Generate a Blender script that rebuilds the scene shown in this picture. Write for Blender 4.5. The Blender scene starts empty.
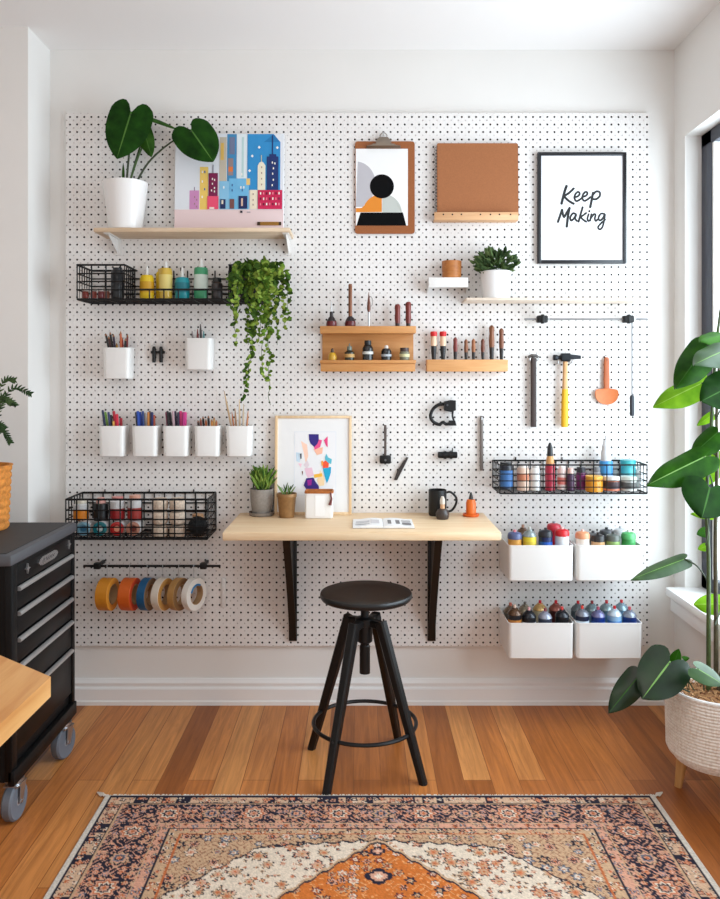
import bpy, bmesh, math, random
from mathutils import Vector, Matrix, Quaternion
random.seed(7)
R = math.radians
SC = bpy.context.scene
COL = SC.collection
# ---------------------------------------------------------------- camera, world, light, exposure
F = 796.5; D0 = 2.95; CH = 1.21; CX = 360.0; CY = 378.0
cam_d = bpy.data.cameras.new('camera'); cam = bpy.data.objects.new('camera', cam_d); COL.objects.link(cam)
cam.location = (0, -D0, CH); cam.rotation_euler = (R(90), 0, 0)
cam_d.sensor_fit = 'HORIZONTAL'; cam_d.sensor_width = 36.0; cam_d.lens = F / 720 * 36
cam_d.shift_x = 0.0; cam_d.shift_y = -(449.5 - CY) / 720
cam_d.clip_start = 0.05
SC.camera = cam
w = bpy.data.worlds.new('world'); SC.world = w; w.use_nodes = True
bg = w.node_tree.nodes['Background']; bg.inputs[0].default_value = (0.985, 0.966, 0.955, 1); bg.inputs[1].default_value = 0.92
def area(name, loc, rot, sx, sy, power, col=(1, 1, 1)):
    d = bpy.data.lights.new(name, 'AREA'); d.shape = 'RECTANGLE'; d.size = sx; d.size_y = sy; d.energy = power; d.color = col
    o = bpy.data.objects.new(name, d); COL.objects.link(o); o.location = loc; o.rotation_euler = rot
    return o
area('window_daylight', (1.335, -1.02, 1.27), (0, R(90), 0), 1.58, 1.72, 66, (0.90, 0.955, 1.0))
area('added_fill_light', (-0.35, -2.1, 2.40), (0, 0, 0), 1.3, 0.9, 6, (1.0, 0.92, 0.84))  # added warm fill under the ceiling to lift the floor; no fixture here
vs = SC.view_settings
vs.view_transform = 'Standard'; vs.look = 'None'; vs.gamma = 1.0; vs.use_curve_mapping = False
vs.exposure = 0.05
# ---------------------------------------------------------------- pixel <-> place helpers (camera constants above)
def S(y): return (D0 + y) / F
def X(px, y): return (px - CX) * S(y)
def H(py, y): return CH - (py - CY) * S(y)
def P(px, py, y): return Vector((X(px, y), y, H(py, y)))
# ---------------------------------------------------------------- materials
def lin(c):
    c = c / 255.0
    return c / 12.92 if c <= 0.04045 else ((c + 0.055) / 1.055) ** 2.4
def rgb(t): return (lin(t[0]), lin(t[1]), lin(t[2]), 1)
MATS = {}
def _new(name):
    m = bpy.data.materials.new(name); m.use_nodes = True
    return m, m.node_tree.nodes, m.node_tree.links, m.node_tree.nodes['Principled BSDF']
def M(col, rough=0.5, metal=0.0, grain=0.0, gscale=60, bump=0.0, spec=0.5, trans=0.0):
    key = (col, rough, metal, grain, gscale, bump, spec, trans)
    if key in MATS: return MATS[key]
    m, N, L, b = _new('colour_%d_%d_%d' % col)
    b.inputs['Base Color'].default_value = rgb(col); b.inputs['Roughness'].default_value = rough
    b.inputs['Metallic'].default_value = metal; b.inputs['Specular IOR Level'].default_value = spec
    if trans: b.inputs['Transmission Weight'].default_value = trans
    if grain or bump:
        tc = N.new('ShaderNodeTexCoord'); nz = N.new('ShaderNodeTexNoise'); nz.inputs['Scale'].default_value = gscale; nz.inputs['Detail'].default_value = 4
        L.new(tc.outputs['Object'], nz.inputs['Vector'])
        if grain:
            r = N.new('ShaderNodeValToRGB')
            a = tuple(max(0, v * (1 - grain)) for v in rgb(col)[:3]) + (1,); z = tuple(min(1, v * (1 + grain)) for v in rgb(col)[:3]) + (1,)
            r.color_ramp.elements[0].color = a; r.color_ramp.elements[0].position = 0.3
            r.color_ramp.elements[1].color = z; r.color_ramp.elements[1].position = 0.7
            L.new(nz.outputs['Fac'], r.inputs['Fac']); L.new(r.outputs['Color'], b.inputs['Base Color'])
        if bump:
            bp = N.new('ShaderNodeBump'); bp.inputs['Strength'].default_value = bump; bp.inputs['Distance'].default_value = 0.004
            L.new(nz.outputs['Fac'], bp.inputs['Height']); L.new(bp.outputs['Normal'], b.inputs['Normal'])
    MATS[key] = m
    return m
def wood(c1, c2, axis=0, scale=14, rough=0.5):
    key = ('wood', c1, c2, axis, scale)
    if key in MATS: return MATS[key]
    m, N, L, b = _new('wood_grain'); b.inputs['Roughness'].default_value = rough
    tc = N.new('ShaderNodeTexCoord'); mp = N.new('ShaderNodeMapping'); nz = N.new('ShaderNodeTexNoise'); r = N.new('ShaderNodeValToRGB')
    s = [scale * 4] * 3; s[axis] = scale * 0.3
    mp.inputs['Scale'].default_value = s; nz.inputs['Scale'].default_value = 1.0; nz.inputs['Detail'].default_value = 6; nz.inputs['Roughness'].default_value = 0.6
    r.color_ramp.elements[0].position = 0.32; r.color_ramp.elements[1].position = 0.68
    r.color_ramp.elements[0].color = rgb(c2); r.color_ramp.elements[1].color = rgb(c1)
    L.new(tc.outputs['Object'], mp.inputs['Vector']); L.new(mp.outputs['Vector'], nz.inputs['Vector'])
    L.new(nz.outputs['Fac'], r.inputs['Fac']); L.new(r.outputs['Color'], b.inputs['Base Color'])
    MATS[key] = m
    return m
WHITE_WALL = M((232, 229, 225), 0.9, grain=0.015, gscale=3)
BLACK = M((13, 13, 14), 0.5, spec=.35); BLACKM = M((11, 11, 12), 0.42, spec=0.4); WIRE = M((8, 8, 9), 0.5, spec=.3)
WHITEP = M((236, 234, 231), 0.35); STEEL = M((190, 190, 190), 0.28, 1.0); PAPER = M((240, 239, 238), 0.75)
PINE = wood((240, 213, 176), (228, 192, 148), 0, 12); PINE_V = wood((236, 208, 170), (222, 186, 142), 2, 12)
PLY = wood((206, 148, 88), (190, 128, 68), 0, 16); DKWOOD = wood((120, 62, 38), (84, 40, 26), 2, 30, 0.35)
REDWOOD = wood((126, 40, 28), (92, 24, 20), 2, 30, 0.3); BRWOOD = wood((142, 88, 54), (104, 60, 36), 2, 30, 0.4)
GLASSC = None
def glass_mat():
    global GLASSC
    if GLASSC: return GLASSC
    m, N, L, b = _new('window_glass')
    t = N.new('ShaderNodeBsdfTransparent'); g = N.new('ShaderNodeBsdfGlossy'); g.inputs['Roughness'].default_value = 0.02
    t.inputs[0].default_value = (0.9, 0.95, 0.98, 1)
    mx = N.new('ShaderNodeMixShader'); mx.inputs[0].default_value = 0.05
    L.new(t.outputs[0], mx.inputs[1]); L.new(g.outputs[0], mx.inputs[2])
    L.new(mx.outputs[0], N['Material Output'].inputs['Surface'])
    GLASSC = m
    return m
# ---------------------------------------------------------------- mesh builder
def spline(pts, k=6):
    pts = [Vector(p) for p in pts]; out = []
    if len(pts) < 3: return pts
    for i in range(len(pts) - 1):
        p0 = pts[max(i - 1, 0)]; p1 = pts[i]; p2 = pts[i + 1]; p3 = pts[min(i + 2, len(pts) - 1)]
        for j in range(k):
            t = j / k
            out.append(0.5 * ((2 * p1) + (p2 - p0) * t + (2 * p0 - 5 * p1 + 4 * p2 - p3) * t * t + (3 * p1 - p0 - 3 * p2 + p3) * t ** 3))
    out.append(pts[-1])
    return out
def rrect(wd, dp, r, z, n=4, cx=0, cy=0):
    out = []; r = max(min(r, wd / 2 - 1e-5, dp / 2 - 1e-5), 1e-5)
    for sx, sy, a0 in ((1, 1, 0), (-1, 1, 90), (-1, -1, 180), (1, -1, 270)):
        for i in range(n + 1):
            a = R(a0 + 90 * i / n)
            out.append((cx + sx * (wd / 2 - r) + r * math.cos(a), cy + sy * (dp / 2 - r) + r * math.sin(a), z))
    return out
class MB:
    def __init__(self): self.v = []; self.f = []; self.m = []; self.T = Matrix.Identity(4)
    def add(self, vs, fs, mi=0):
        b = len(self.v); self.v += [self.T @ Vector(p) for p in vs]
        self.f += [[b + i for i in f] for f in fs]; self.m += [mi] * len(fs)
        return self
    def loft(self, loops, mi=0, cap0=True, cap1=True):
        n = len(loops[0]); vs = [p for l in loops for p in l]; fs = []
        for k in range(len(loops) - 1):
            for i in range(n):
                j = (i + 1) % n
                fs.append([k * n + i, k * n + j, (k + 1) * n + j, (k + 1) * n + i])
        if cap0: fs.append(list(range(n - 1, -1, -1)))
        if cap1: fs.append([(len(loops) - 1) * n + i for i in range(n)])
        return self.add(vs, fs, mi)
    def lathe(self, prof, n=20, mi=0, c=(0, 0, 0)):
        loops = [[(c[0] + r * math.cos(2 * math.pi * i / n), c[1] + r * math.sin(2 * math.pi * i / n), c[2] + z) for i in range(n)] for r, z in prof]
        return self.loft(loops, mi, prof[0][0] > 1e-6, prof[-1][0] > 1e-6)
    def box(self, c, s, mi=0, b=0.0):
        x, y, z = s
        if b <= 0:
            return self.loft([[(c[0] + a * x / 2, c[1] + d * y / 2, c[2] + k * z / 2) for a, d in ((-1, -1), (1, -1), (1, 1), (-1, 1))] for k in (-1, 1)], mi)
        b = min(b, x / 2.2, y / 2.2, z / 2.2); L = []
        for zz, ins in ((-z / 2, b), (-z / 2 + b * .3, b * .3), (-z / 2 + b, 0), (z / 2 - b, 0), (z / 2 - b * .3, b * .3), (z / 2, b)):
            L.append(rrect(x - 2 * ins, y - 2 * ins, b, c[2] + zz, 2, c[0], c[1]))
        return self.loft(L, mi)
    def box2(self, a, b_, mi=0, b=0.0):
        return self.box([(p + q) / 2 for p, q in zip(a, b_)], [abs(q - p) for p, q in zip(a, b_)], mi, b)
    def tube(self, pts, r, n=8, mi=0, closed=False):
        pts = [Vector(p) for p in pts]; rs = r if isinstance(r, (list, tuple)) else [r] * len(pts)
        loops = []; up = None
        for i, p in enumerate(pts):
            if closed: t = pts[(i + 1) % len(pts)] - pts[i - 1]
            else: t = pts[min(i + 1, len(pts) - 1)] - pts[max(i - 1, 0)]
            t.normalize()
            if up is None:
                up = Vector((0, 0, 1)) if abs(t.z) < 0.9 else Vector((1, 0, 0))
            u = (up - t * up.dot(t)).normalized(); up = u; v = t.cross(u)
            loops.append([p + rs[i] * (math.cos(2 * math.pi * k / n) * u + math.sin(2 * math.pi * k / n) * v) for k in range(n)])
        if closed: loops.append(loops[0]); return self.loft(loops, mi, False, False)
        return self.loft(loops, mi)
    def prism(self, pts, y0, y1, mi=0):          # outline in x,z pushed along y
        return self.loft([[(x, y0, z) for x, z in pts], [(x, y1, z) for x, z in pts]], mi)
    def bar(self, a, b, wd, dp, mi=0, wd2=None, dp2=None, side=(1, 0, 0)):   # rectangular bar a->b
        a = Vector(a); b = Vector(b); t = (b - a).normalized(); u = Vector(side); u = (u - t * u.dot(t)).normalized(); v = t.cross(u)
        L = []
        for p, ww, dd in ((a, wd, dp), (b, wd2 or wd, dp2 or dp)):
            c = min(ww, dd) * 0.18; q = []
            for sx, sy in ((1, 1), (-1, 1), (-1, -1), (1, -1)):
                e = [(sx * (ww / 2), sy * (dd / 2 - c)), (sx * (ww / 2 - c), sy * (dd / 2))]
                if sx * sy < 0: e.reverse()
                q += e
            L.append([p + u * x + v * y for x, y in q])
        return self.loft(L, mi)
    def build(self, name, mats, parent=None, loc=None, sharp=35):
        me = bpy.data.meshes.new(name); me.from_pydata([tuple(p) for p in self.v], [], self.f)
        for m in (mats if isinstance(mats, (list, tuple)) else [mats]): me.materials.append(m)
        bm = bmesh.new(); bm.from_mesh(me); bmesh.ops.recalc_face_normals(bm, faces=bm.faces); bm.to_mesh(me); bm.free()
        me.polygons.foreach_set('material_index', self.m)
        me.polygons.foreach_set('use_smooth', [True] * len(self.f))
        me.set_sharp_from_angle(angle=R(sharp)); me.update()
        o = bpy.data.objects.new(name, me); COL.objects.link(o)
        if parent: o.parent = parent
        if loc is not None: o.location = loc
        return o
def tag(o, label, cat, group=None, kind=None):
    o['label'] = label; o['category'] = cat
    if group: o['group'] = group
    if kind: o['kind'] = kind
    return o
def thing(name, label, cat, loc, group=None, rot=(0, 0, 0)):
    o = bpy.data.objects.new(name, None); COL.objects.link(o); o.location = loc; o.rotation_euler = rot; o.empty_display_size = 0.02
    return tag(o, label, cat, group)
def struct(o): o['kind'] = 'structure'; return o
def con(name, label, cat, px, y, segs, group=None, zb=None, n=20):
    """round container: segs = [(part name, material, [(radius px, row px or None for the base), ...])]"""
    s = S(y); base = zb if zb is not None else H(segs[0][2][0][1], y)
    loc = (X(px, y), y, base)
    root = None if len(segs) == 1 else thing(name, label, cat, loc, group)
    for pn, mt, prof in segs:
        mb = MB().lathe([(max(r * s, 0), (base if py is None else H(py, y)) - base) for r, py in prof], n)
        if root is None: root = tag(mb.build(name, mt, None, loc), label, cat, group)
        else: mb.build(pn, mt, root)
    return root
# ---------------------------------------------------------------- setting
XR = 1.171; XL = -1.156; ZC = 2.433; YW = 0.02; YB = -0.177; YN = -3.6; XF = -2.7
def floor_mat():
    m, N, L, b = _new('oak_planks')
    tc = N.new('ShaderNodeTexCoord'); mp = N.new('ShaderNodeMapping'); mp.inputs['Rotation'].default_value = (0, 0, R(90)); mp.inputs['Location'].default_value = (0.31, 0.02, 0)
    L.new(tc.outputs['Object'], mp.inputs['Vector'])
    def brick(c1, c2, mortar, off):
        k = N.new('ShaderNodeTexBrick'); k.offset = off; k.offset_frequency = 2; k.inputs['Scale'].default_value = 1.0
        k.inputs['Brick Width'].default_value = 1.37; k.inputs['Row Height'].default_value = 0.083; k.inputs['Mortar Size'].default_value = 0.0012
        k.inputs['Mortar Smooth'].default_value = 0.2; k.inputs['Bias'].default_value = 0
        k.inputs['Color1'].default_value = c1; k.inputs['Color2'].default_value = c2; k.inputs['Mortar'].default_value = mortar
        L.new(mp.outputs['Vector'], k.inputs['Vector']); return k
    k = brick((0, 0, 0, 1), (1, 1, 1, 1), (0.5, 0.5, 0.5, 1), 0.37)
    r = N.new('ShaderNodeValToRGB'); e = r.color_ramp.elements
    e[0].position = 0.0; e[0].color = rgb((160, 92, 40)); e[1].position = 1.0; e[1].color = rgb((224, 156, 90))
    q = e.new(0.35); q.color = rgb((192, 116, 56)); q = e.new(0.7); q.color = rgb((210, 134, 70))
    L.new(k.outputs['Color'], r.inputs['Fac'])
    m2 = N.new('ShaderNodeMapping'); m2.inputs['Scale'].default_value = (46, 2.4, 1); nz = N.new('ShaderNodeTexNoise'); nz.inputs['Scale'].default_value = 1.0
    nz.inputs['Detail'].default_value = 7; nz.inputs['Roughness'].default_value = 0.65; nz.inputs['Distortion'].default_value = 1.3
    L.new(tc.outputs['Object'], m2.inputs['Vector']); L.new(m2.outputs['Vector'], nz.inputs['Vector'])
    r2 = N.new('ShaderNodeValToRGB'); r2.color_ramp.elements[0].position = 0.3; r2.color_ramp.elements[0].color = (0.34, 0.27, 0.22, 1)
    r2.color_ramp.elements[1].position = 0.72; r2.color_ramp.elements[1].color = (1.12, 1.1, 1.08, 1)
    L.new(nz.outputs['Fac'], r2.inputs['Fac'])
    mx = N.new('ShaderNodeMix'); mx.data_type = 'RGBA'; mx.blend_type = 'MULTIPLY'; mx.inputs[0].default_value = 0.66
    L.new(r.outputs['Color'], mx.inputs[6]); L.new(r2.outputs['Color'], mx.inputs[7])
    k2 = brick((1, 1, 1, 1), (1, 1, 1, 1), (0.28, 0.2, 0.15, 1), 0.37)
    mx2 = N.new('ShaderNodeMix'); mx2.data_type = 'RGBA'; mx2.blend_type = 'MULTIPLY'; mx2.inputs[0].default_value = 0.7
    L.new(mx.outputs[2], mx2.inputs[6]); L.new(k2.outputs['Color'], mx2.inputs[7])
    L.new(mx2.outputs[2], b.inputs['Base Color']); b.inputs['Roughness'].default_value = 0.42; b.inputs['Specular IOR Level'].default_value = 0.35
    return m
struct(MB().box2((XF, YN, -0.1), (XR + 0.2, YW + 0.2, 0)).build('floor', floor_mat()))
struct(MB().box2((XF, YN, ZC), (XR + 0.2, YW + 0.2, ZC + 0.1)).build('ceiling', M((238, 235, 233), 0.9)))
struct(MB().box2((XL - 0.01, YW, 0), (XR + 0.2, YW + 0.2, ZC)).build('wall_back', WHITE_WALL))
struct(MB().box2((XF, YB, 0), (XL, YW + 0.2, ZC)).build('wall_left', WHITE_WALL))
struct(MB().box2((XF - 0.1, YN, 0), (XF, YW + 0.2, ZC)).build('wall_far_left', WHITE_WALL))
WZ0, WZ1, WY0, WY1 = 0.457, 2.083, -0.08, -1.95
mb = MB()
mb.box2((XR, YN, WZ1), (XR + 0.2, YW, ZC)); mb.box2((XR, YN, 0), (XR + 0.2, YW, WZ0 - 0.03))
mb.box2((XR, WY0, WZ0 - 0.03), (XR + 0.2, YW, WZ1)); mb.box2((XR, YN, WZ0 - 0.03), (XR + 0.2, WY1, WZ1))
struct(mb.build('wall_right', WHITE_WALL))
mb = MB().box2((1.10, WY1 - 0.05, WZ0 - 0.03), (1.30, WY0 + 0.0, WZ0), 0, 0.004)
mb.box2((1.118, WY1 - 0.04, WZ0 - 0.085), (XR - 0.001, WY0 + 0.0, WZ0 - 0.031), 0, 0.003)
struct(mb.build('trim_1', M((244, 243, 241), 0.5)))
win = struct(MB().box2((1.242, WY1 + 0.05, WZ0 + 0.05), (1.247, WY0 - 0.05, WZ1 - 0.05)).build('window_1', glass_mat()))
NAVY = M((40, 47, 64), 0.35, spec=0.6)
mb = MB()
for a, b in (((1.229, WY0 - 0.085, WZ0 + 0.001), (1.30, WY0 - 0.001, WZ1)), ((1.229, WY1, WZ0 + 0.001), (1.30, WY1 + 0.09, WZ1)),
             ((1.229, WY1, WZ1 - 0.05), (1.30, WY0, WZ1)), ((1.229, WY1, WZ0 + 0.001), (1.30, WY0, WZ0 + 0.05)), ((1.235, -1.04, WZ0), (1.295, -0.97, WZ1))):
    mb.box2(a, b, 0, 0.004)
mb.build('window_frame', NAVY, win)
mb = MB(); mb.box2((1.232, WY0 - 0.098, WZ0 + 0.05), (1.262, WY0 - 0.0855, WZ1 - 0.05)); mb.build('window_gasket', WHITEP, win)
def baseboard(name, a, b, out):
    a = Vector(a); b = Vector(b); out = Vector(out)
    prof = [(0, 0), (0.028, 0), (0.028, 0.014), (0.024, 0.017), (0.024, 0.058), (0.014, 0.064), (0.014, 0.070), (0.018, 0.074), (0.018, 0.080), (0.010, 0.086), (0.006, 0.092), (0, 0.092)]
    mb = MB().loft([[p + out * d + Vector((0, 0, z)) for d, z in prof] for p in (a, b)])
    struct(mb.build(name, M((240, 238, 236), 0.45)))
baseboard('baseboard_back', (XL, YW, 0), (XR, YW, 0), (0, -1, 0))
baseboard('baseboard_right', (XR, YW, 0), (XR, YN, 0), (-1, 0, 0))
baseboard('baseboard_left', (XF, YB, 0), (XL, YB, 0), (0, -1, 0))
# ---------------------------------------------------------------- pegboard with real holes
def pegboard():
    nx, ny = 82, 71
    px0, px1, py0, py1 = 66.0, 649.5, 113.0, 646.0
    hx = [70 + (647 - 70) * i / (nx - 1) for i in range(nx)]; hy = [117 + (642.5 - 117) * i / (ny - 1) for i in range(ny)]
    gx = [px0]; gz = [py0]
    for i in range(nx):
        gx += [hx[i], (hx[i] + hx[i + 1]) / 2 if i < nx - 1 else px1]
    for j in range(ny):
        gz += [hy[j], (hy[j] + hy[j + 1]) / 2 if j < ny - 1 else py1]
    xs = [X(p, 0) for p in gx]; zs = [H(p, 0) for p in gz]; W = len(xs)
    v = [(x, 0, z) for z in zs for x in xs]; f = []; mi = []
    r = 0.0039; dep = 0.006
    offs = [(math.cos(a), math.sin(a)) for a in [R(22.5 * 2 * k) for k in range(8)]]
    for j in range(ny):
        for i in range(nx):
            ci, cj = 2 * i + 1, 2 * j + 1
            ring = [(1, 0), (1, -1), (0, -1), (-1, -1), (-1, 0), (-1, 1), (0, 1), (1, 1)]   # row -1 is up (z larger)
            bnd = [(cj + dj) * W + ci + di for di, dj in ring]
            b = len(v)
            for c, s in offs: v.append((xs[ci] + r * c, 0, zs[cj] + r * s))
            for c, s in offs: v.append((xs[ci] + r * c, dep, zs[cj] + r * s))
            for k in range(8):
                k2 = (k + 1) % 8
                f.append((bnd[k], b + k, b + k2, bnd[k2])); mi.append(0)
                f.append((b + k, b + 8 + k, b + 8 + k2, b + k2)); mi.append(1)
    m, N, L, bs = _new('pegboard_paint'); bs.inputs['Roughness'].default_value = 0.55
    tc = N.new('ShaderNodeTexCoord'); sp = N.new('ShaderNodeSeparateXYZ'); L.new(tc.outputs['Object'], sp.inputs[0])
    def math_(op, a, b=None):
        n = N.new('ShaderNodeMath'); n.operation = op
        for q, val in enumerate((a, b)):
            if val is None: continue
            if isinstance(val, (int, float)): n.inputs[q].default_value = val
            else: L.new(val, n.inputs[q])
        return n.outputs[0]
    pitx = (X(647, 0) - X(70, 0)) / (nx - 1); pitz = (H(117, 0) - H(642.5, 0)) / (ny - 1)
    fx = math_('SUBTRACT', math_('FRACT', math_('DIVIDE', math_('SUBTRACT', sp.outputs[0], X(70, 0) - 40 * pitx + pitx * .02), pitx)), 0.5)
    fz = math_('SUBTRACT', math_('FRACT', math_('DIVIDE', math_('SUBTRACT', sp.outputs[2], H(642.5, 0) - 40 * pitz + pitz * .05), pitz)), 0.5)
    d2 = math_('ADD', math_('MULTIPLY', fx, fx), math_('MULTIPLY', fz, fz))
    dot = math_('LESS_THAN', d2, 0.011)
    nz = N.new('ShaderNodeTexNoise'); nz.inputs['Scale'].default_value = 16; nz.inputs['Detail'].default_value = 5; L.new(tc.outputs['Object'], nz.inputs['Vector'])
    amt = math_('MULTIPLY', dot, math_('MULTIPLY', math_('SUBTRACT', nz.outputs['Fac'], 0.36), 2.6))
    nz2 = N.new('ShaderNodeTexNoise'); nz2.inputs['Scale'].default_value = 260; nz2.inputs['Detail'].default_value = 2; L.new(tc.outputs['Object'], nz2.inputs['Vector'])
    amt = math_('MINIMUM', math_('MAXIMUM', math_('ADD', amt, math_('MULTIPLY', math_('SUBTRACT', nz2.outputs['Fac'], 0.5), 0.35)), 0.0), 1.0)
    mx = N.new('ShaderNodeMix'); mx.data_type = 'RGBA'; mx.inputs[6].default_value = rgb((232, 228, 225)); mx.inputs[7].default_value = rgb((130, 118, 112))
    L.new(amt, mx.inputs[0]); L.new(mx.outputs[2], bs.inputs['Base Color'])
    core = M((44, 34, 30), 0.9)  # hardboard brown, kept dark so the colour carries the shade inside the holes
    # rim of the panel
    x0, x1, z1, z0 = xs[0], xs[-1], zs[0], zs[-1]
    b = len(v); v += [(x0, 0, z0), (x1, 0, z0), (x1, 0, z1), (x0, 0, z1), (x0, 0.0195, z0), (x1, 0.0195, z0), (x1, 0.0195, z1), (x0, 0.0195, z1)]
    for k in range(4):
        k2 = (k + 1) % 4; f.append((b + k, b + k2, b + 4 + k2, b + 4 + k)); mi.append(0)
    me = bpy.data.meshes.new('pegboard'); me.from_pydata(v, [], f); me.materials.append(m); me.materials.append(core)
    me.polygons.foreach_set('material_index', mi); me.update()
    o = bpy.data.objects.new('pegboard', me); COL.objects.link(o)
    tag(o, 'large white pegboard panel of dark round holes covering the wall', 'pegboard')
    MB().box2((x0 + 0.003, dep, z0 + 0.003), (x1 - 0.003, 0.019, z1 - 0.003)).build('gap_shade_backing', core, o)  # dark sheet whose colour stands in for the shaded gap behind the panel
    return o
pegboard()
# ---------------------------------------------------------------- rug
def rug():
    zc0, zc1 = 2.30, 0.75; x0, x1 = -0.736, 0.852
    ya, yb = zc0 - D0, zc1 - D0; cx = (x0 + x1) / 2; cy = (ya + yb) / 2; hw = (x1 - x0) / 2; hl = (ya - yb) / 2
    dx, dy = 0.0029, 0.0036
    nx = int((x1 - x0) / dx) + 1; ny = int((ya - yb) / dy) + 1
    IV = (208, 190, 170); NV = (40, 38, 50); RU = (178, 98, 58); TAN = (186, 152, 120); ROSE = (198, 146, 122); OR = (188, 104, 48); SEL = (200, 190, 178); BEI = (196, 162, 134); RED = (140, 66, 46); GB = (110, 112, 124)
    rnd = random.Random(3)
    def h(a, b, s=0):
        n = (int(a) * 374761393 + int(b) * 668265263 + s * 974634777) & 0xffffffff
        n = ((n ^ (n >> 13)) * 1274126177) & 0xffffffff
        return ((n ^ (n >> 16)) & 0xffff) / 65535.0
    def cellmot(u, v, size, ground, pal, seed, petals=6, dens=0.9, jitter=0.25):
        # small flower heads strewn on a ground, outlined in a dark thread
        gu, gv = math.floor(u / size), math.floor(v / size); best = None
        for a in (-1, 0, 1):
            for b in (-1, 0, 1):
                q, w_ = gu + a, gv + b
                if h(q, w_, seed) > dens: continue
                mx_ = (q + .5 + jitter * (h(q, w_, seed + 1) - .5) * 2) * size; my = (w_ + .5 + jitter * (h(q, w_, seed + 2) - .5) * 2) * size
                d = math.hypot(u - mx_, v - my); an = math.atan2(v - my, u - mx_)
                rr = size * (0.30 + 0.16 * h(q, w_, seed + 3)) * (1 + 0.28 * math.cos(petals * an + 6 * h(q, w_, seed + 4)))
                t = d / rr
                if best is None or t < best[0]: best = (t, q, w_)
        if best is None or best[0] > 1: return ground
        t, q, w_ = best; k = int(h(q, w_, seed + 5) * len(pal)); c = pal[min(k, len(pal) - 1)]
        c2 = pal[(k + 1) % len(pal)]
        if t > 0.84: return NV if ground != NV else c2
        if t > 0.5: return c
        return c2 if t > 0.22 else (RU if c2 != RU else IV)
    def scroll(u, v, size, c1, c2, seed):
        a = math.sin(u / size * 6.28 + 2.1 * math.sin(v / size * 3.9 + seed)) * math.cos(v / size * 6.28 + 1.7 * math.sin(u / size * 4.7))
        return c1 if abs(a) < 0.12 else c2
    cols = []
    for j in range(ny):
        y = ya + (yb - ya) * j / (ny - 1)
        for i in range(nx):
            x = x0 + (x1 - x0) * i / (nx - 1)
            ex = hw - abs(x - cx); ey = hl - abs(y - cy); e = min(ex, ey * 1.3); top_ = e < ex
            u = (x - cx) if top_ else (y - cy); vv = e / 1.3 if top_ else e; q_ = 1 / 1.3 if top_ else 1.0
            if ex < 0.020 or ey < 0.010: c = SEL
            elif e < 0.026: c = NV
            elif e < 0.066:
                c = cellmot(u, vv - 0.026 * q_, 0.020, NV if h(math.floor(u / .020), 7) > .6 else BEI, [RU, ROSE, NV, IV], 11, 4)
                if e > 0.062: c = NV
            elif e < 0.071: c = TAN
            elif e < 0.196:
                # dark main border: big rosettes joined by vines, filled with small blooms
                t = (u + 40 * 0.117 - .0585) / 0.117; k = math.floor(t); fu = (t - k - .5) * 0.117; fv = vv - 0.1335 * q_
                d = math.hypot(fu, fv); an = math.atan2(fv, fu); big = k % 2 == 0
                rr = (0.037 if big else .026) * (1 + 0.16 * math.cos(8 * an)); tt = d / rr
                if tt < 1:
                    c = [RU, ROSE, NV, IV if big else GB, RU if big else ROSE, ROSE if big else TAN, NV][min(6, int(tt * 7))]
                else:
                    c = scroll(u, vv, 0.036, ROSE, NV, 1)
                    if c == NV: c = cellmot(u, vv, 0.021, NV, [ROSE, RU, TAN, ROSE, GB], 23, 5, .62)
            elif e < 0.200: c = TAN
            elif e < 0.226:
                c = cellmot(u, vv, 0.019, ROSE, [RU, NV, TAN, GB], 31, 4)
            elif e < 0.230: c = NV
            elif e < 0.260:
                c = cellmot(u, vv - 0.23, 0.020, TAN, [ROSE, RU, IV, NV], 37, 4)
            elif e < 0.265: c = RU
            else:
                ax = abs(x - 0.045); ay = abs(y - cy); top = hl - 0.222
                med = ax + (ay - top) * 1.03 + 0.005 * math.cos(ax / 0.010 * 1.57)
                lim = 0.226 + 0.10 * min(ax, .30) + max(0.0, ax - .30) * .95 + 0.010 * abs(math.sin(ax / 0.045 * 3.14))
                if med < -0.018:
                    c = cellmot(x, y, 0.028, OR, [ROSE, NV, TAN, RED, IV], 51, 6, .55)
                    if c == OR and scroll(x, y, 0.040, 0, 1, 2) == 0 and h(math.floor(x / .02), math.floor(y / .02)) > .4: c = (208, 148, 96)
                    for off, sz in ((.158, .036), (.056, .022), (.27, .03)):
                        dd = abs(x - 0.045) * 0.9 + abs(ay - (top - off)) + .003 * math.cos(math.atan2(ay - (top - off), x - .045) * 8)
                        if dd < sz: c = NV if dd > sz * .62 else (ROSE if dd > sz * .28 else IV)
                elif med < -0.010: c = NV
                elif med < 0.0: c = TAN
                elif hl - ay > lim and med < 0.60:
                    c = cellmot(x, y, 0.040, IV, [ROSE, TAN, (188, 120, 88), TAN], 61, 7, .5)
                    if c == IV: c = cellmot(x + .02, y, 0.015, IV, [RU, TAN, NV, ROSE], 67, 4, .34)
                elif hl - ay > lim - 0.006: c = NV
                else:
                    c = cellmot(x, y, 0.034, (190, 140, 104), [ROSE, NV, TAN, GB, IV], 71, 6, .75)
                    if c == (190, 140, 104): c = scroll(x, y, 0.034, (140, 96, 74), TAN, 3)
            g = 0.86 + 0.4 * rnd.random()
            cols += [lin(c[0]) * g, lin(c[1]) * g, lin(c[2]) * g, 1.0]
    zt = 0.009
    v = []; f = []
    for j in range(ny):
        y = ya + (yb - ya) * j / (ny - 1)
        for i in range(nx):
            x = x0 + (x1 - x0) * i / (nx - 1)
            edge = min(i, j, nx - 1 - i, ny - 1 - j)
            v.append((x, y, zt if edge > 1 else (zt * 0.75 if edge == 1 else 0.001)))
    for j in range(ny - 1):
        for i in range(nx - 1):
            a = j * nx + i; f.append((a, a + 1, a + nx + 1, a + nx))
    me = bpy.data.meshes.new('rug'); me.from_pydata(v, [], f)
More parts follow.
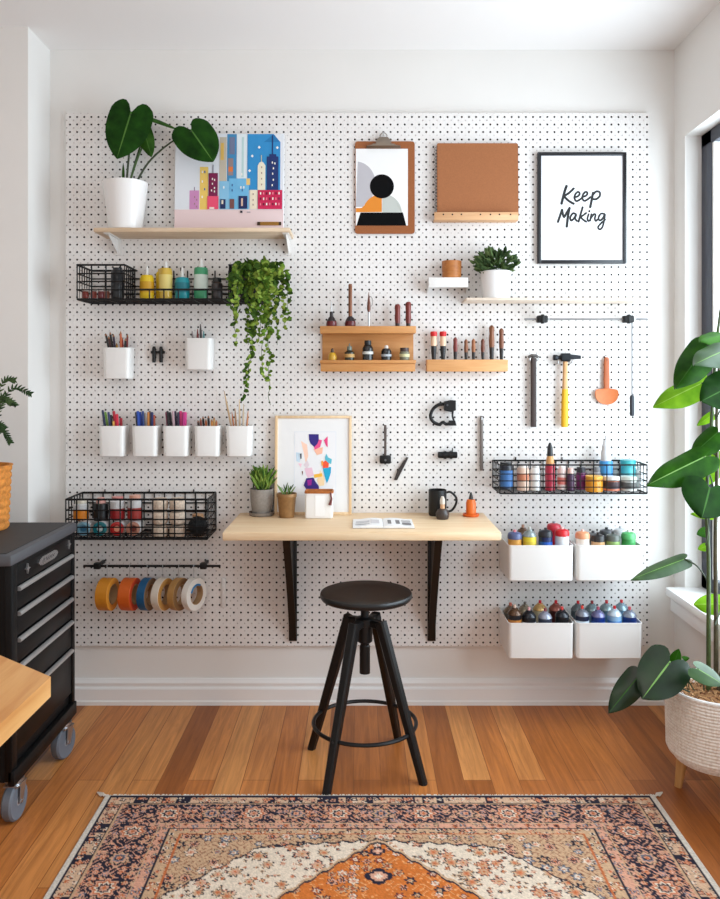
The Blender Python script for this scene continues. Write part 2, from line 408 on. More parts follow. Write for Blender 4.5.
    at = me.color_attributes.new('weave', 'FLOAT_COLOR', 'POINT'); at.data.foreach_set('color', cols)
    m, N, L, b = _new('woven_wool'); b.inputs['Roughness'].default_value = 0.95; b.inputs['Specular IOR Level'].default_value = 0.1
    an = N.new('ShaderNodeAttribute'); an.attribute_name = 'weave'; L.new(an.outputs['Color'], b.inputs['Base Color'])
    me.materials.append(m); me.update()
    o = bpy.data.objects.new('rug', me); COL.objects.link(o)
    tag(o, 'rust and ivory patterned oriental rug on the wood floor', 'rug')
    mb = MB(); x = x0 - 0.004
    while x < x1 + 0.004:
        a = rnd.uniform(-.006, .006); l = rnd.uniform(.004, .009)
        mb.tube([(x, ya - 0.004, 0.005), (x + a * .5, ya + l * .5, 0.004), (x + a, ya + l, 0.0025)], 0.0019, 4); x += 0.0052
    for sx in (x0, x1):
        d = -1 if sx == x0 else 1
        for k in range(6):
            mb.tube([(sx, ya - 0.004, 0.005), (sx + d * .008, ya + 0.002 * k, 0.006), (sx + d * (.014 + .003 * k), ya + .004 * k, 0.003)], 0.0022, 4)
    mb.build('fringe', M((220, 212, 200), 0.95), o)
rug()
# ---------------------------------------------------------------- desk: slab and two brackets
DY = -0.378; DZ = H(532.3, DY); DT = 0.0275
dx0, dx1 = X(222.3, DY), X(501.5, DY)
desk = MB().box2((dx0, DY, DZ - DT), (dx1, -0.001, DZ), 0, 0.004).build('wall_desk', [PINE], None)
tag(desk, 'pale pine wall-mounted desk top fixed across the pegboard', 'desk')
def bracket(xc, label):
    zt = DZ - DT - 0.0003; zb = H(641.5, -0.012)
    t = thing('desk_bracket', label, 'bracket', (xc, -0.001, zb), 'black brackets under the desk'); h = zt - zb; wd = 0.03
    MB().box2((-wd / 2, -0.007, 0), (wd / 2, 0, h - 0.007), 0, 0.0015).build('wall_plate', BLACKM, t)
    MB().box2((-wd / 2, -0.33, h - 0.007), (wd / 2, 0, h), 0, 0.0015).build('desk_arm', BLACKM, t)
    pts = []
    for k in range(11):
        q = k / 10; pts.append((-0.0095 - 0.26 * (q ** 1.25), 0.012 + (h - 0.03) * q))
    outl = [(-0.0075, 0.012)] + pts + [(-0.31, h - 0.0075), (-0.0075, h - 0.0075)]
    MB().loft([[(sx, y, z) for y, z in outl] for sx in (-0.004, 0.004)]).build('gusset', BLACKM, t)
    fl = [(y - 0.002, z) for y, z in pts]
    MB().loft([[(sx * wd * 0.42, y, z) for sx, y, z in ((-1, a, b), (1, a, b), (1, a + 0.005, b + 0.003), (-1, a + 0.005, b + 0.003))] for a, b in fl]).build('brace', BLACKM, t)
    for k, z in enumerate((0.014, 0.03, h - 0.06)):
        mb = MB(); mb.T = Matrix.Translation((0, -0.0072, z)) @ Matrix.Rotation(R(90), 4, 'X'); mb.lathe([(0.0042, 0), (0.0036, 0.002), (0, 0.0025)], 10)
        mb.build('screw', M((90, 90, 92), 0.4, 0.8), t)
bracket(X(293, 0), 'left black triangular steel bracket holding up the pine desk')
bracket(X(431.5, 0), 'right black triangular steel bracket holding up the pine desk')
# ---------------------------------------------------------------- stool
def stool():
    c = Vector((0.015, 2.4855 - D0, 0)); t = thing('bar_stool', 'black round swivel stool with four splayed legs before the desk', 'stool', c)
    zs = 0.543; r = 0.144
    MB().lathe([(0.0, -0.024), (r * .90, -0.024), (r * .97, -0.021), (r, -0.014), (r, -0.007), (r * .985, -0.002), (r * .95, 0.0), (r * .6, -0.003), (r * .3, -0.0045), (0, -0.005)], 56, 0, (0.004, 0.004, zs)).build('seat', M((15, 15, 16), 0.40), t)
    MB().lathe([(0.05, zs - 0.03), (0.05, zs - 0.0245)], 24).lathe([(0.013, zs - 0.0305), (0.013, 0.30)], 16).build('seat_post', BLACKM, t)
    prof = [(0.0125, 0.445)]; z = 0.43
    MB().lathe([(0.0165, 0.29), (0.0165, 0.375), (0.014, 0.378), (0.014, 0.400)], 16).build('screw_sleeve', BLACKM, t)
    MB().lathe([(0.0175, 0.385), (0.024, 0.39), (0.024, 0.44), (0.03, 0.442), (0.03, 0.462), (0.0175, 0.466)], 20).build('hub', BLACKM, t)
    for k in range(4):
        a = R(-33 + 90 * k); d = Vector((math.cos(a), math.sin(a), 0)); s = Vector((-d.y, d.x, 0))
        mb = MB(); mb.bar(d * 0.058 + Vector((0, 0, 0.458)), d * 0.207 + Vector((0, 0, 0.0)), 0.031, 0.032, 0, 0.023, 0.022, side=s)
        mb.bar(d * 0.022 + Vector((0, 0, 0.45)), d * 0.064 + Vector((0, 0, 0.446)), 0.026, 0.024, 0, side=s)
        lg = mb.build('leg', BLACKM, t)
        MB().lathe([(0.0125, 0), (0.013, 0.004), (0.0125, 0.006)], 12, 0, d * 0.207).build('foot_pad', M((10, 10, 10), 0.6), lg)
        mb = MB(); q = d * 0.174 + Vector((0, 0, 0.137)); mb.T = Matrix.Translation(q) @ d.to_track_quat('Z', 'Y').to_matrix().to_4x4()
        mb.lathe([(0.006, -0.002), (0.006, 0.001), (0, 0.002)], 8); mb.build('bolt', M((70, 70, 72), 0.35, 0.9), lg)
    MB().tube([(0.160 * math.cos(2 * math.pi * k / 48), 0.160 * math.sin(2 * math.pi * k / 48), 0.137) for k in range(48)], 0.0062, 8, 0, True).build('foot_ring', BLACKM, t)
stool()
# ---------------------------------------------------------------- black tool chest on casters (left)
def chest():
    xf = -0.930; y1 = -0.350; y0 = -0.822; x0 = -1.62; zb = 0.128; zt = 0.708
    t = thing('tool_chest', 'black rolling tool chest of drawers standing by the left wall', 'tool chest', (xf, y0, 0))
    t.location = (0, 0, 0)
    body = M((11, 11, 12), 0.5, spec=.22); draw = M((9, 9, 10), 0.42, spec=0.25)
    mb = MB(); mb.box2((x0, y0, zb), (xf - 0.02, y1, zt)); mb.box2((xf - 0.021, y0, zb), (xf, y0 + 0.035, zt), 0, 0.003); mb.box2((xf - 0.021, y1 - 0.022, zb), (xf, y1, zt), 0, 0.003)
    mb.box2((xf - 0.021, y0 + 0.03, zt - 0.008), (xf - 0.001, y1 - 0.02, zt)); mb.build('body', body, t)
    top = MB().box2((x0 - 0.01, y0 - 0.014, zt), (xf + 0.004, y1 + 0.008, zt + 0.03), 0, 0.006).build('work_top', M((78, 78, 82), 0.6), t)
    MB().box2((x0, y0 + 0.006, zt + 0.0301), (xf - 0.018, y1 - 0.008, zt + 0.032)).build('rubber_mat', M((52, 50, 50), 0.7, grain=.05, gscale=40), top)
    ya, yb = y0 + 0.037, y1 - 0.024
    pn = MB().box2((xf - 0.021, ya, 0.646), (xf - 0.002, yb, zt - 0.009), 0, 0.002).build('badge_panel', draw, t)
    ym = (ya + yb) / 2
    mb = MB(); mb.T = Matrix.Translation((xf + 0.0005, ym, 0.676)) @ Matrix.Rotation(R(90), 4, 'Z')
    w_, h_ = 0.074, 0.0125
    mb.prism([(-w_, 0), (-w_ + .012, -h_ * .7), (-w_ * .6, -h_), (w_ * .6, -h_), (w_ - .012, -h_ * .7), (w_, 0), (w_ - .012, h_ * .7), (w_ * .6, h_), (-w_ * .6, h_), (-w_ + .012, h_ * .7)], -0.0035, 0.003)
    bd = mb.build('badge', M((196, 196, 198), 0.25, 0.9), pn)
    mb = MB(); mb.T = Matrix.Translation((xf + 0.004, ym, 0.676)) @ Matrix.Rotation(R(90), 4, 'Z') @ Matrix.Scale(0.2, 4, (0, 1, 0))
    for st in ([(-.045, -.006), (-.035, .007), (-.03, -.005)], [(-.024, 0), (-.018, .004), (-.012, -.004), (-.008, .003)], [(-.004, .007), (0, -.005), (.008, .002)], [(.012, .004), (.016, -.004), (.022, .004)], [(.026, -.004), (.032, .004), (.036, -.003), (.044, .003)]):
        mb.tube(spline([(a, 0, b) for a, b in st], 4), 0.0014, 5)
    mb.build('badge_lettering', M((40, 40, 44), 0.4), pn)
    for yy in (ya + 0.062, yb - 0.032):
        mb = MB(); mb.T = Matrix.Translation((xf + 0.0002, yy, 0.678)) @ Matrix.Rotation(R(90), 4, 'Z')
        st = []
        for k in range(8):
            a = R(90 + 45 * k); q = 0.0145 if k % 2 == 0 else 0.005; st.append((q * math.cos(a), q * math.sin(a)))
        mb.prism(st, -0.003, 0.003); mb.build('star_latch', M((200, 200, 202), 0.3, 0.9), pn)
    for z0, z1 in ((0.580, 0.642), (0.508, 0.574), (0.434, 0.502), (0.342, 0.428), (0.192, 0.336)):
        d = MB().box2((xf - 0.021, ya, z0), (xf - 0.003, yb, z1), 0, 0.002).build('drawer', draw, t)
        mb = MB(); prof = [(0, -0.011), (0.008, -0.0105), (0.010, -0.008), (0.010, -0.003), (0.006, 0.0), (0, 0.001)]
        mb.loft([[(xf - 0.0025 + a, yy, z1 + b - 0.001) for a, b in prof] for yy in (ya + 0.004, yb - 0.004)]); mb.build('handle', M((206, 205, 204), 0.38, 0.75), d)
    mb = MB(); mb.box2((xf - 0.02, ya, zb + 0.001), (xf - 0.012, yb, 0.188)); mb.box2((xf - 0.012, y0, zb - 0.012), (xf + 0.006, y1, zb + 0.03), 0, 0.003); mb.build('bottom_rail', body, t)
    for cx, cy, rz in ((xf - 0.016, y1 - 0.062, -12), (xf - 0.018, y0 + 0.056, -3), (x0 + 0.05, y1 - 0.06, 0), (x0 + 0.05, y0 + 0.06, 0)):
        e = bpy.data.objects.new('caster', None); COL.objects.link(e); e.parent = t; e.location = (cx, cy, 0); e.rotation_euler = (0, 0, R(rz)); e.empty_display_size = .02
        mb = MB(); mb.T = Matrix.Translation((0, 0, 0.0515)) @ Matrix.Rotation(R(90), 4, 'Y')
        mb.lathe([(0.036, -0.013), (0.047, -0.0145), (0.0515, -0.009), (0.0515, 0.009), (0.047, 0.0145), (0.036, 0.013)], 32); mb.build('tyre', M((104, 110, 120), 0.6), e)
        mb = MB(); mb.T = Matrix.Translation((0, 0, 0.0515)) @ Matrix.Rotation(R(90), 4, 'Y')
        mb.lathe([(0, -0.014), (0.012, -0.014), (0.014, -0.008), (0.036, -0.010), (0.0365, 0.010), (0.014, 0.008), (0.012, 0.014), (0, 0.014)], 24); mb.build('hub', M((150, 152, 158), 0.5), e)
        mb = MB()
        for s in (-1, 1): mb.bar((s * 0.019, 0.012, 0.098), (s * 0.019, 0, 0.046), 0.003, 0.032, 0, 0.003, 0.018)
        mb.box2((-0.021, -0.022, 0.096), (0.021, 0.03, 0.1005)); mb.lathe([(0.02, 0.1), (0.02, 0.108), (0.026, 0.109), (0.026, 0.1158)], 16)
        mb.tube([(-0.023, 0, 0.0515), (0.023, 0, 0.0515)], 0.005, 8); mb.build('fork', M((176, 176, 178), 0.3, 0.9), e)
    return zt + 0.032
CHEST_Z = chest()
# ---------------------------------------------------------------- butcher block table (near left)
def table():
    z1 = 0.70; th = 0.034
    pts = [(-0.528, 1.36), (-0.537, 0.74), (-1.25, 0.74), (-1.25, 1.90), (-0.668, 1.470)]
    pts = [(x, zc - D0) for x, zc in pts]
    t = thing('butcher_block_table', 'honey-coloured butcher block table corner at the near left', 'table', (-0.9, 1.2 - D0, 0)); t.location = (0, 0, 0)
    m = wood((224, 172, 108), (196, 132, 66), 1, 7, 0.4)
    MB().loft([[(x, y, z1 - th) for x, y in pts], [(x, y, z1) for x, y in pts]]).build('table_top', m, t)
    for x, zc in ((-0.64, 1.24), (-0.64, 0.84), (-1.17, 0.84), (-1.17, 1.60)):
        MB().box2((x - .025, zc - D0 - .025, 0.0097 if x > -0.74 else 0), (x + .025, zc - D0 + .025, z1 - th), 0, 0.003).build('leg', m, t)
table()
# ================================================================ things on the pegboard
ORD = ['first', 'second', 'third', 'fourth', 'fifth', 'sixth', 'seventh', 'eighth', 'ninth', 'tenth']
# ---------------------------------------------------------------- flat pieces
def flat_piece(mb, pts, y, mi, th=0.0004):
    mb.prism(pts, y - th, y, mi)
def board_shelf(name, label, px0, px1, pytop, y0, th, mat, brackets=(), group=None):
    z = H(pytop, y0); x0, x1 = X(px0, y0), X(px1, y0)
    t = thing(name, label, 'shelf', ((x0 + x1) / 2, -0.001, z - th), group)
    c = (x0 + x1) / 2
    MB().box2((x0 - c, y0, 0), (x1 - c, 0, th), 0, 0.002).build('board', mat, t)
    for px in brackets:
        bx = X(px, y0 * .5) - c
        mb = MB(); mb.box2((bx - .011, y0 * .92, -0.003), (bx + .011, -0.003, -0.0002)); mb.box2((bx - .011, -0.004, -0.06), (bx + .011, -0.0003, -0.0002))
        mb.loft([[(bx + s, a, b) for a, b in ((-0.004, -0.055), (y0 * .8, -0.003), (-0.004, -0.003))] for s in (-.0012, .0012)])
        mb.build('shelf_bracket', M((228, 224, 220), 0.4), t)
    return z
OAKS = wood((224, 200, 172), (204, 176, 144), 0, 12)
SH1 = board_shelf('wall_shelf', 'long pale oak shelf at the upper left holding skyline art', 93.5, 290, 227.6, -0.145, 0.015, OAKS, (112, 287))
# ---------------------------------------------------------------- skyline canvas on the shelf
def skyline():
    y = -0.016; s = S(y); zb = SH1 + 0.0002
    x0, x1 = X(176, y), X(284.3, y); hgt = H(134, y) - zb
    t = thing('canvas_print', 'square city skyline canvas print leaning on the upper left shelf', 'art print', ((x0 + x1) / 2, -0.045, zb), rot=(R(-3.2), 0, 0))
    hw = (x1 - x0) / 2
    MB().box2((-hw, 0.0, 0), (hw, 0.018, hgt), 0, 0.0015).build('canvas', M((236, 234, 234), 0.8), t)
    cols = {}; mats = []
    mb = MB()
    k = hgt / (567 - 50)
    def q(cx, cy): return ((cx - 331) / 301 * hw, (567 - cy) * k)
    layer = [0.0]
    def shp(pts, col):
        if col not in cols: cols[col] = len(mats); mats.append(M(col, 0.75))
        layer[0] -= 0.00012
        flat_piece(mb, [q(*p) for p in pts], layer[0], cols[col], 0.0003)
    def rc(a, b, c, d, col): shp([(a, d), (c, d), (c, b), (a, b)], col)
    rc(31, 447, 631, 566, (232, 208, 208)); rc(31, 52, 631, 447, (226, 230, 236))
    rc(168, 225, 214, 447, (238, 202, 104)); rc(112, 348, 165, 446, (206, 142, 190)); rc(137, 330, 141, 350, (120, 90, 120))
    rc(276, 70, 314, 300, (196, 186, 168)); rc(282, 100, 300, 190, (226, 186, 96))
    rc(318, 54, 370, 300, (64, 138, 186)); rc(324, 180, 352, 270, (150, 130, 130)); rc(326, 225, 350, 250, (222, 120, 60)); rc(330, 70, 360, 160, (110, 120, 150))
    rc(372, 54, 427, 300, (222, 232, 236)); rc(398, 70, 410, 280, (186, 214, 214))
    shp([(430, 346), (612, 346), (612, 96), (575, 54), (430, 54)], (44, 140, 200)); shp([(520, 96), (612, 96), (575, 54)], (30, 120, 180))
    rc(276, 300, 330, 446, (136, 192, 224)); rc(330, 286, 440, 446, (112, 182, 222)); rc(425, 286, 446, 320, (232, 196, 120))
    rc(217, 258, 268, 380, (122, 18, 72)); rc(239, 215, 243, 258, (90, 90, 110)); rc(211, 378, 272, 446, (232, 78, 112))
    rc(447, 346, 486, 446, (236, 224, 200))
    shp([(488, 346), (530, 346), (530, 220), (520, 204), (509, 198), (497, 204), (488, 220)], (236, 228, 206)); rc(506, 165, 510, 198, (200, 190, 150))
    rc(538, 172, 602, 346, (20, 46, 106)); rc(566, 60, 572, 172, (24, 50, 110)); rc(552, 160, 590, 172, (20, 46, 106))
    rc(490, 347, 624, 446, (204, 28, 82)); rc(487, 512, 620, 530, (150, 104, 34)); rc(487, 512, 504, 530, (60, 40, 20)); rc(606, 512, 620, 530, (60, 40, 20))
    for a, b, c, d, col in ((283, 395, 312, 444, (24, 40, 90)), (335, 394, 360, 444, (120, 74, 70)), (384, 378, 432, 444, (16, 34, 88)), (398, 390, 408, 430, (214, 180, 160)), (290, 400, 300, 420, (230, 220, 200)),
                            (224, 436, 250, 446, (250, 230, 220)), (393, 454, 406, 466, (40, 40, 50)), (430, 460, 450, 464, (150, 140, 150))): rc(a, b, c, d, col)
    WHT = (244, 240, 232)
    for cx, cy in ((236, 285), (248, 290), (236, 310), (248, 332), (232, 345), (248, 350), (566, 200), (572, 230), (568, 258), (572, 290), (566, 318), (580, 205)): rc(cx, cy, cx + 6, cy + 10, WHT)
    for cx, cy in ((508, 225), (508, 255), (508, 285), (508, 315), (462, 365), (462, 395), (462, 420), (140, 380), (152, 395), (140, 415), (152, 430)): rc(cx, cy, cx + 5, cy + 9, (150, 120, 110))
    for i in range(7):
        for j in range(3): rc(502 + i * 17, 360 + j * 28, 509 + i * 17, 372 + j * 28, (WHT, (236, 130, 150), (90, 14, 46))[(i + j * 2) % 3])
    for cx, cy in ((346, 318), (346, 345), (398, 262), (394, 330), (410, 330), (402, 345), (300, 330), (182, 250), (195, 250), (182, 300), (195, 340), (182, 380)): rc(cx, cy, cx + 7, cy + 12, (WHT, (60, 100, 150))[(cx // 7) % 2])
    for cx, cy in ((497, 128), (459, 174), (445, 250), (597, 130)): shp([(cx - 8, cy), (cx, cy - 8), (cx + 8, cy), (cx, cy + 8)], WHT)
    mb.build('printed_skyline', mats, t)
skyline()
# ---------------------------------------------------------------- wire baskets
def wire_basket(name, label, loc, w_, d, h, xs, zs, ys, low=None, hooks=3, r=0.0025):
    """front at -d, back at 0, local x from 0 to w_; low = (xa, xb, z) stretch of front wall cut down to height z"""
    t = thing(name, label, 'wire basket', loc)
    mb = MB()
    def fh(x): return low[2] if low and low[0] < x < low[1] else h
    for x in xs:
        mb.tube([(x, -d, fh(x)), (x, -d, 0), (x, 0, 0), (x, 0, h)], r, 5)
    for z in zs:
        if not low or z <= low[2] + 1e-4: mb.tube([(0, -d, z), (w_, -d, z)], r, 5)
        else:
            mb.tube([(0, -d, z), (low[0], -d, z)], r, 5); mb.tube([(low[1], -d, z), (w_, -d, z)], r, 5)
        mb.tube([(0, 0, z), (w_, 0, z)], r, 5)
        for x in (0, w_): mb.tube([(x, -d, z), (x, 0, z)], r, 5)
        if low:
            for x in low[:2]:
                if z > low[2]: mb.tube([(x, -d, z), (x, 0, z)], r, 5)
    for yy in ys:
        mb.tube([(0, -yy, h), (0, -yy, 0), (w_, -yy, 0), (w_, -yy, h)], r, 5)
        if low:
            for x in low[:2]: mb.tube([(x, -yy, 0), (x, -yy, h)], r, 5)
    mb.build('wire_grid', WIRE, t)
    R_ = r * 1.5; mb = MB()
    if low:
        a, b, z = low
        mb.tube([(0, 0, h), (0, -d, h), (a, -d, h), (a, -d, z), (b, -d, z), (b, -d, h), (w_, -d, h), (w_, 0, h)], R_, 6); mb.tube([(a, -d, h), (a, 0, h)], R_, 6); mb.tube([(b, -d, h), (b, 0, h)], R_, 6)
        mb.tube([(0, 0, h), (a, 0, h)], R_, 6); mb.tube([(b, 0, h), (w_, 0, h)], R_, 6); mb.tube([(0, 0, z), (w_, 0, z)], R_, 6)
    else: mb.tube([(0, 0, h), (0, -d, h), (w_, -d, h), (w_, 0, h)], R_, 6, 0, True)
    mb.tube([(0, 0, 0), (0, -d, 0), (w_, -d, 0), (w_, 0, 0)], R_, 6, 0, True)
    mb.build('rim', WIRE, t)
    for k in range(hooks):
        x = w_ * (k + .5) / hooks
        MB().tube([(x, 0.0, h), (x, 0.0012, h + 0.006), (x, 0.0012, h + 0.012)], 0.0022, 6).build('hook', WIRE, t)
    return t
# upper left basket
B1Z = H(299.3, -0.153); bx0 = -0.9926; bw = X(270, 0) - bx0; b1h = H(265, -0.153) - B1Z
n = 13; lowa = X(137, 0) - bx0; lowb = X(236, 0) - bx0
wire_basket('wire_shelf_basket', 'long low-fronted black wire basket under the upper left shelf', (bx0, -0.005, B1Z), bw, 0.15, b1h,
            [bw * k / n for k in range(n + 1)], [0, 0.033, 0.062, 0.09], [0.025 * k for k in range(1, 6)], (lowa, lowb, 0.034))
zb = B1Z + 0.005
con('bottle', 'square black bottle in the left end of the upper wire basket', 'bottle', 117.5, -0.10, [('body', M((20, 22, 26), 0.3), [(5.6, None), (6.4, 297), (6.4, 272), (5.4, 270.5)]), ('cap', M((40, 40, 44), 0.35), [(4.5, 270.4), (4.5, 268), (0, 268)])], zb=zb)
for k, (px, yy, c) in enumerate(((85.5, -0.11, (120, 40, 30)), (93.5, -0.09, (150, 70, 60)), (101, -0.12, (100, 36, 40)), (106.5, -0.07, (170, 110, 96)))):
    con('jar', ('small maroon jar', 'small dusty red jar', 'small dark plum jar', 'small dusty pink jar')[k] + ' low in the left end of the upper wire basket', 'jar', px, yy,
        [('body', M(c, 0.3), [(2.6, None), (3.2, 297), (3.2, 292.5), (2.6, 291.5)]), ('lid', M((200, 190, 182), 0.4), [(2.9, 291.4), (2.9, 289), (0, 289)])], 'small jars in the upper basket', zb=zb, n=12)
YEL = M((222, 188, 30), 0.3); AMB = M((206, 172, 66), 0.25); TEAL = M((18, 140, 150), 0.3); GRN = M((60, 150, 104), 0.35); CLR = M((222, 222, 218), 0.25)
con('bottle', 'bright yellow squeeze bottle with pointed clear tip in the upper wire basket', 'bottle', 147, -0.09, [('body', YEL, [(6, None), (7, 298), (7, 279), (5.6, 275.5), (2, 275)]), ('label_band', M((200, 150, 20), .5), [(7.1, 293), (7.1, 282)]), ('nozzle', CLR, [(2, 275), (1.6, 271), (1.0, 266.5), (0, 266)])], zb=zb)
con('bottle', 'tall golden bottle behind the yellow squeeze bottle in the upper basket', 'bottle', 160, -0.045, [('body', YEL, [(3.5, None), (4.2, 297), (4.2, 274), (3, 272), (1.5, 272)]), ('cap', M((214, 180, 60), .4), [(1.9, 272), (1.9, 269), (0, 269)])], zb=zb)
con('bottle', 'tall amber gold bottle second from the left among the colourful bottles', 'bottle', 165.8, -0.09, [('body', AMB, [(6, None), (6.6, 297), (6.6, 272), (5.6, 268.5), (2.4, 268)]), ('label_band', M((224, 204, 120), .5), [(6.7, 292), (6.7, 275)]), ('nozzle', CLR, [(2.2, 268), (1.8, 264.5), (0.8, 261.5), (0, 261)])], zb=zb)
con('bottle', 'teal blue squeeze bottle in the middle of the upper wire basket', 'bottle', 182.3, -0.09, [('body', TEAL, [(6.5, None), (7.3, 298), (7.3, 281), (6.2, 278), (2, 277)]), ('label_band', M((10, 112, 124), .5), [(7.4, 293), (7.4, 283)]), ('nozzle', CLR, [(2, 277), (1.6, 272), (0.9, 267), (0, 266.5)])], zb=zb)
con('bottle', 'green bottle with pale label and clear nozzle beside the trailing ivy', 'bottle', 201, -0.09, [('body', GRN, [(6.3, None), (7, 298), (7, 270), (6.4, 268), (3, 267.5)]), ('paper_label', M((206, 220, 210), .6), [(7.1, 290), (7.1, 275)]), ('nozzle', CLR, [(2.8, 267.5), (2, 264), (1.2, 259), (0, 258.5)])], zb=zb)
con('jar', 'small dark glass jar between green bottle and trailing ivy', 'jar', 217, -0.085, [('body', M((52, 46, 46), 0.2), [(5, None), (5.6, 298), (5.6, 284), (4, 282)]), ('lid', M((30, 34, 34), 0.4), [(4.4, 282), (4.4, 278), (0, 278)])], zb=zb)
# ---------------------------------------------------------------- cups of pens
def cup(px0, px1, py0, py1, label, yb=-0.006, d=0.078):
    yf = yb - d; x0, x1 = X(px0 - 2, yf), X(px1 - 2, yf); z1, z0 = H(py0, yf), H(py1, yf)
    w_ = x1 - x0; h = z1 - z0; c = (x0 + x1) / 2
    t = thing('pen_cup', label, 'cup', (c, yb - d / 2, z0), 'white cups on the pegboard')
    tp = 0.94; r = 0.016; k = 0.0022
    L = [rrect(w_ * tp - .006, d * tp - .006, r, 0.0), rrect(w_ * tp, d * tp, r, 0.003), rrect(w_, d, r, h - .001), rrect(w_ - .001, d - .001, r, h), rrect(w_ - 2 * k, d - 2 * k, r - k, h - .0005), rrect(w_ * tp - 2 * k, d * tp - 2 * k, r - k, 0.005)]
    MB().loft(L).build('body', WHITEP, t)
    MB().box2((-.012, d / 2 + .0001, h - .03), (.012, d / 2 + abs(yb) - .0005, h - .004), 0, .001).build('hanger', WHITEP, t)
    return (c, yb - d / 2, z0, z1, w_)
def pen(c, dx, top, dpx, dy, kind, col, label, group):
    """dx: place along the cup (-1..1), dpx: lean of the top in pixels"""
    cx, cy, z0, z1, w_ = c; rad = {'pen': .0045, 'marker': .0055, 'pencil': .0042, 'brush': .0034, 'tool': .0044}[kind]
    y1 = cy + dy; b = Vector((cx + dx * (w_ / 2 - .014) - dpx * S(cy) * .55, cy + dy * .6, z0 + .0065))
    rx = (cx + dx * (w_ / 2 - .0095) - .0012) * (D0 + y1) / (D0 + cy - .02); lm = w_ / 2 - .0032 - rad; rim = Vector((max(cx - lm, min(cx + lm, rx)), y1, z1)); zt = H(top, y1)
    d = (rim - b); tip = b + d * ((zt - b.z) / d.z)
    t = thing('pen' if kind in ('pen', 'marker') else {'pencil': 'pencil', 'brush': 'paint_brush', 'tool': 'carving_tool'}[kind], label, {'pen': 'pen', 'marker': 'marker', 'pencil': 'pencil', 'brush': 'brush', 'tool': 'tool'}[kind], b, group)
    v = tip - b; mt = M(col, 0.4)
    if kind in ('pen', 'marker'):
        m = v * .62
        MB().tube([(0, 0, 0), v * .05, m], [rad * .5, rad * .85, rad * .9], 8).build('barrel', M((60, 60, 64), .5) if kind == 'marker' else mt, t)
        MB().tube([m * 1.001, v * .97, v], [rad, rad, rad * .75], 8).build('cap', mt, t)
    elif kind == 'pencil':
        MB().tube([(0, 0, 0), v * .93], rad, 6).build('barrel', mt, t)
        MB().tube([v * .931, v * .985], [rad, rad * .4], 6).build('sharpened_wood', M((150, 100, 66), .7), t)
        MB().tube([v * .986, v], [rad * .34, rad * .1], 6).build('lead', mt, t)
    else:
        MB().tube([(0, 0, 0), v * .35, v * .8, v], [rad * .8, rad * 1.1, rad, rad * .35], 8).build('handle', wood(col, tuple(int(q * .8) for q in col), 2, 30) if kind == 'brush' else mt, t)
def fill(c, where, group, specs):
    seen = {}
    for k, (dx, top, dpx, kind, col, cn) in enumerate(specs):
        lab = '%s %s, %s from the left in the %s' % (cn, {'tool': 'craft tool', 'brush': 'brush'}.get(kind, kind), ORD[k], where)
        pen(c, dx, top, dpx, (-.016 if k % 2 else .009) + (.005 if k % 3 == 0 else 0), kind, col, lab, group)
BLK = (22, 22, 24); DKR = (110, 34, 30)
c = cup(104, 131.5, 347.5, 379, 'white cup of dark pencils above the row of five cups')
fill(c, 'upper white cup of dark pencils', 'pencils in the upper cup', [(-.85, 333, -6, 'pencil', BLK, 'black'), (-.6, 336, -5, 'pencil', (60, 24, 20), 'maroon'), (-.4, 331.5, -3.5, 'pencil', (34, 30, 30), 'charcoal'), (-.2, 334, -3, 'pencil', (50, 40, 60), 'dark plum'),
    (.0, 343, -1, 'pencil', (200, 150, 60), 'short yellow'), (.35, 331, .5, 'pencil', (190, 96, 60), 'orange'), (.5, 337, 1.5, 'pencil', (150, 40, 34), 'red'), (.72, 338, 4, 'pencil', BLK, 'black'), (.88, 334, 5.5, 'pencil', (120, 50, 50), 'dull red')])
c = cup(186, 213, 338, 370, 'white cup holding a few craft knives below the trailing ivy')
fill(c, 'white cup below the trailing ivy', 'tools in the cup below the ivy', [(-.5, 331, -1, 'tool', (150, 140, 140), 'grey'), (-.05, 329, 1, 'tool', DKR, 'dark red'), (.25, 324, .5, 'tool', (70, 60, 60), 'tall brown'), (.5, 331, 1, 'tool', (90, 140, 140), 'teal')])
ROW = [(99.7, 126), (133, 159), (164, 190), (195.5, 221.5), (227.3, 253.2)]
c = [cup(a, b, 426, 457, l) for (a, b), l in zip(ROW, ('leftmost white cup in the row of five, holding blue and red pens', 'second white cup in the row of five, holding blue pens', 'middle white cup in the row of five, holding pink markers', 'fourth white cup in the row of five, holding short brown pencils', 'last white cup in the row of five, holding long pale brushes'))]
BLU = (30, 70, 160); RED_ = (186, 24, 50); PNK = (206, 40, 110)
fill(c[0], 'leftmost cup of the row', 'pens in the leftmost cup', [(-.9, 414, -3, 'pen', (24, 100, 130), 'teal'), (-.7, 410, -4, 'pen', (30, 40, 70), 'navy'), (-.45, 412, -3, 'pen', (110, 150, 60), 'green'), (-.2, 412, -3, 'pen', (50, 60, 100), 'slate blue'), (.0, 415, -1.5, 'pen', BLK, 'black'), (.15, 421, 0, 'pen', (222, 170, 80), 'short yellow'), (.3, 411, -2, 'marker', RED_, 'crimson'), (.5, 414, -1.5, 'marker', (200, 30, 60), 'bright red'), (.85, 418, 2, 'marker', (170, 20, 44), 'deep red')])
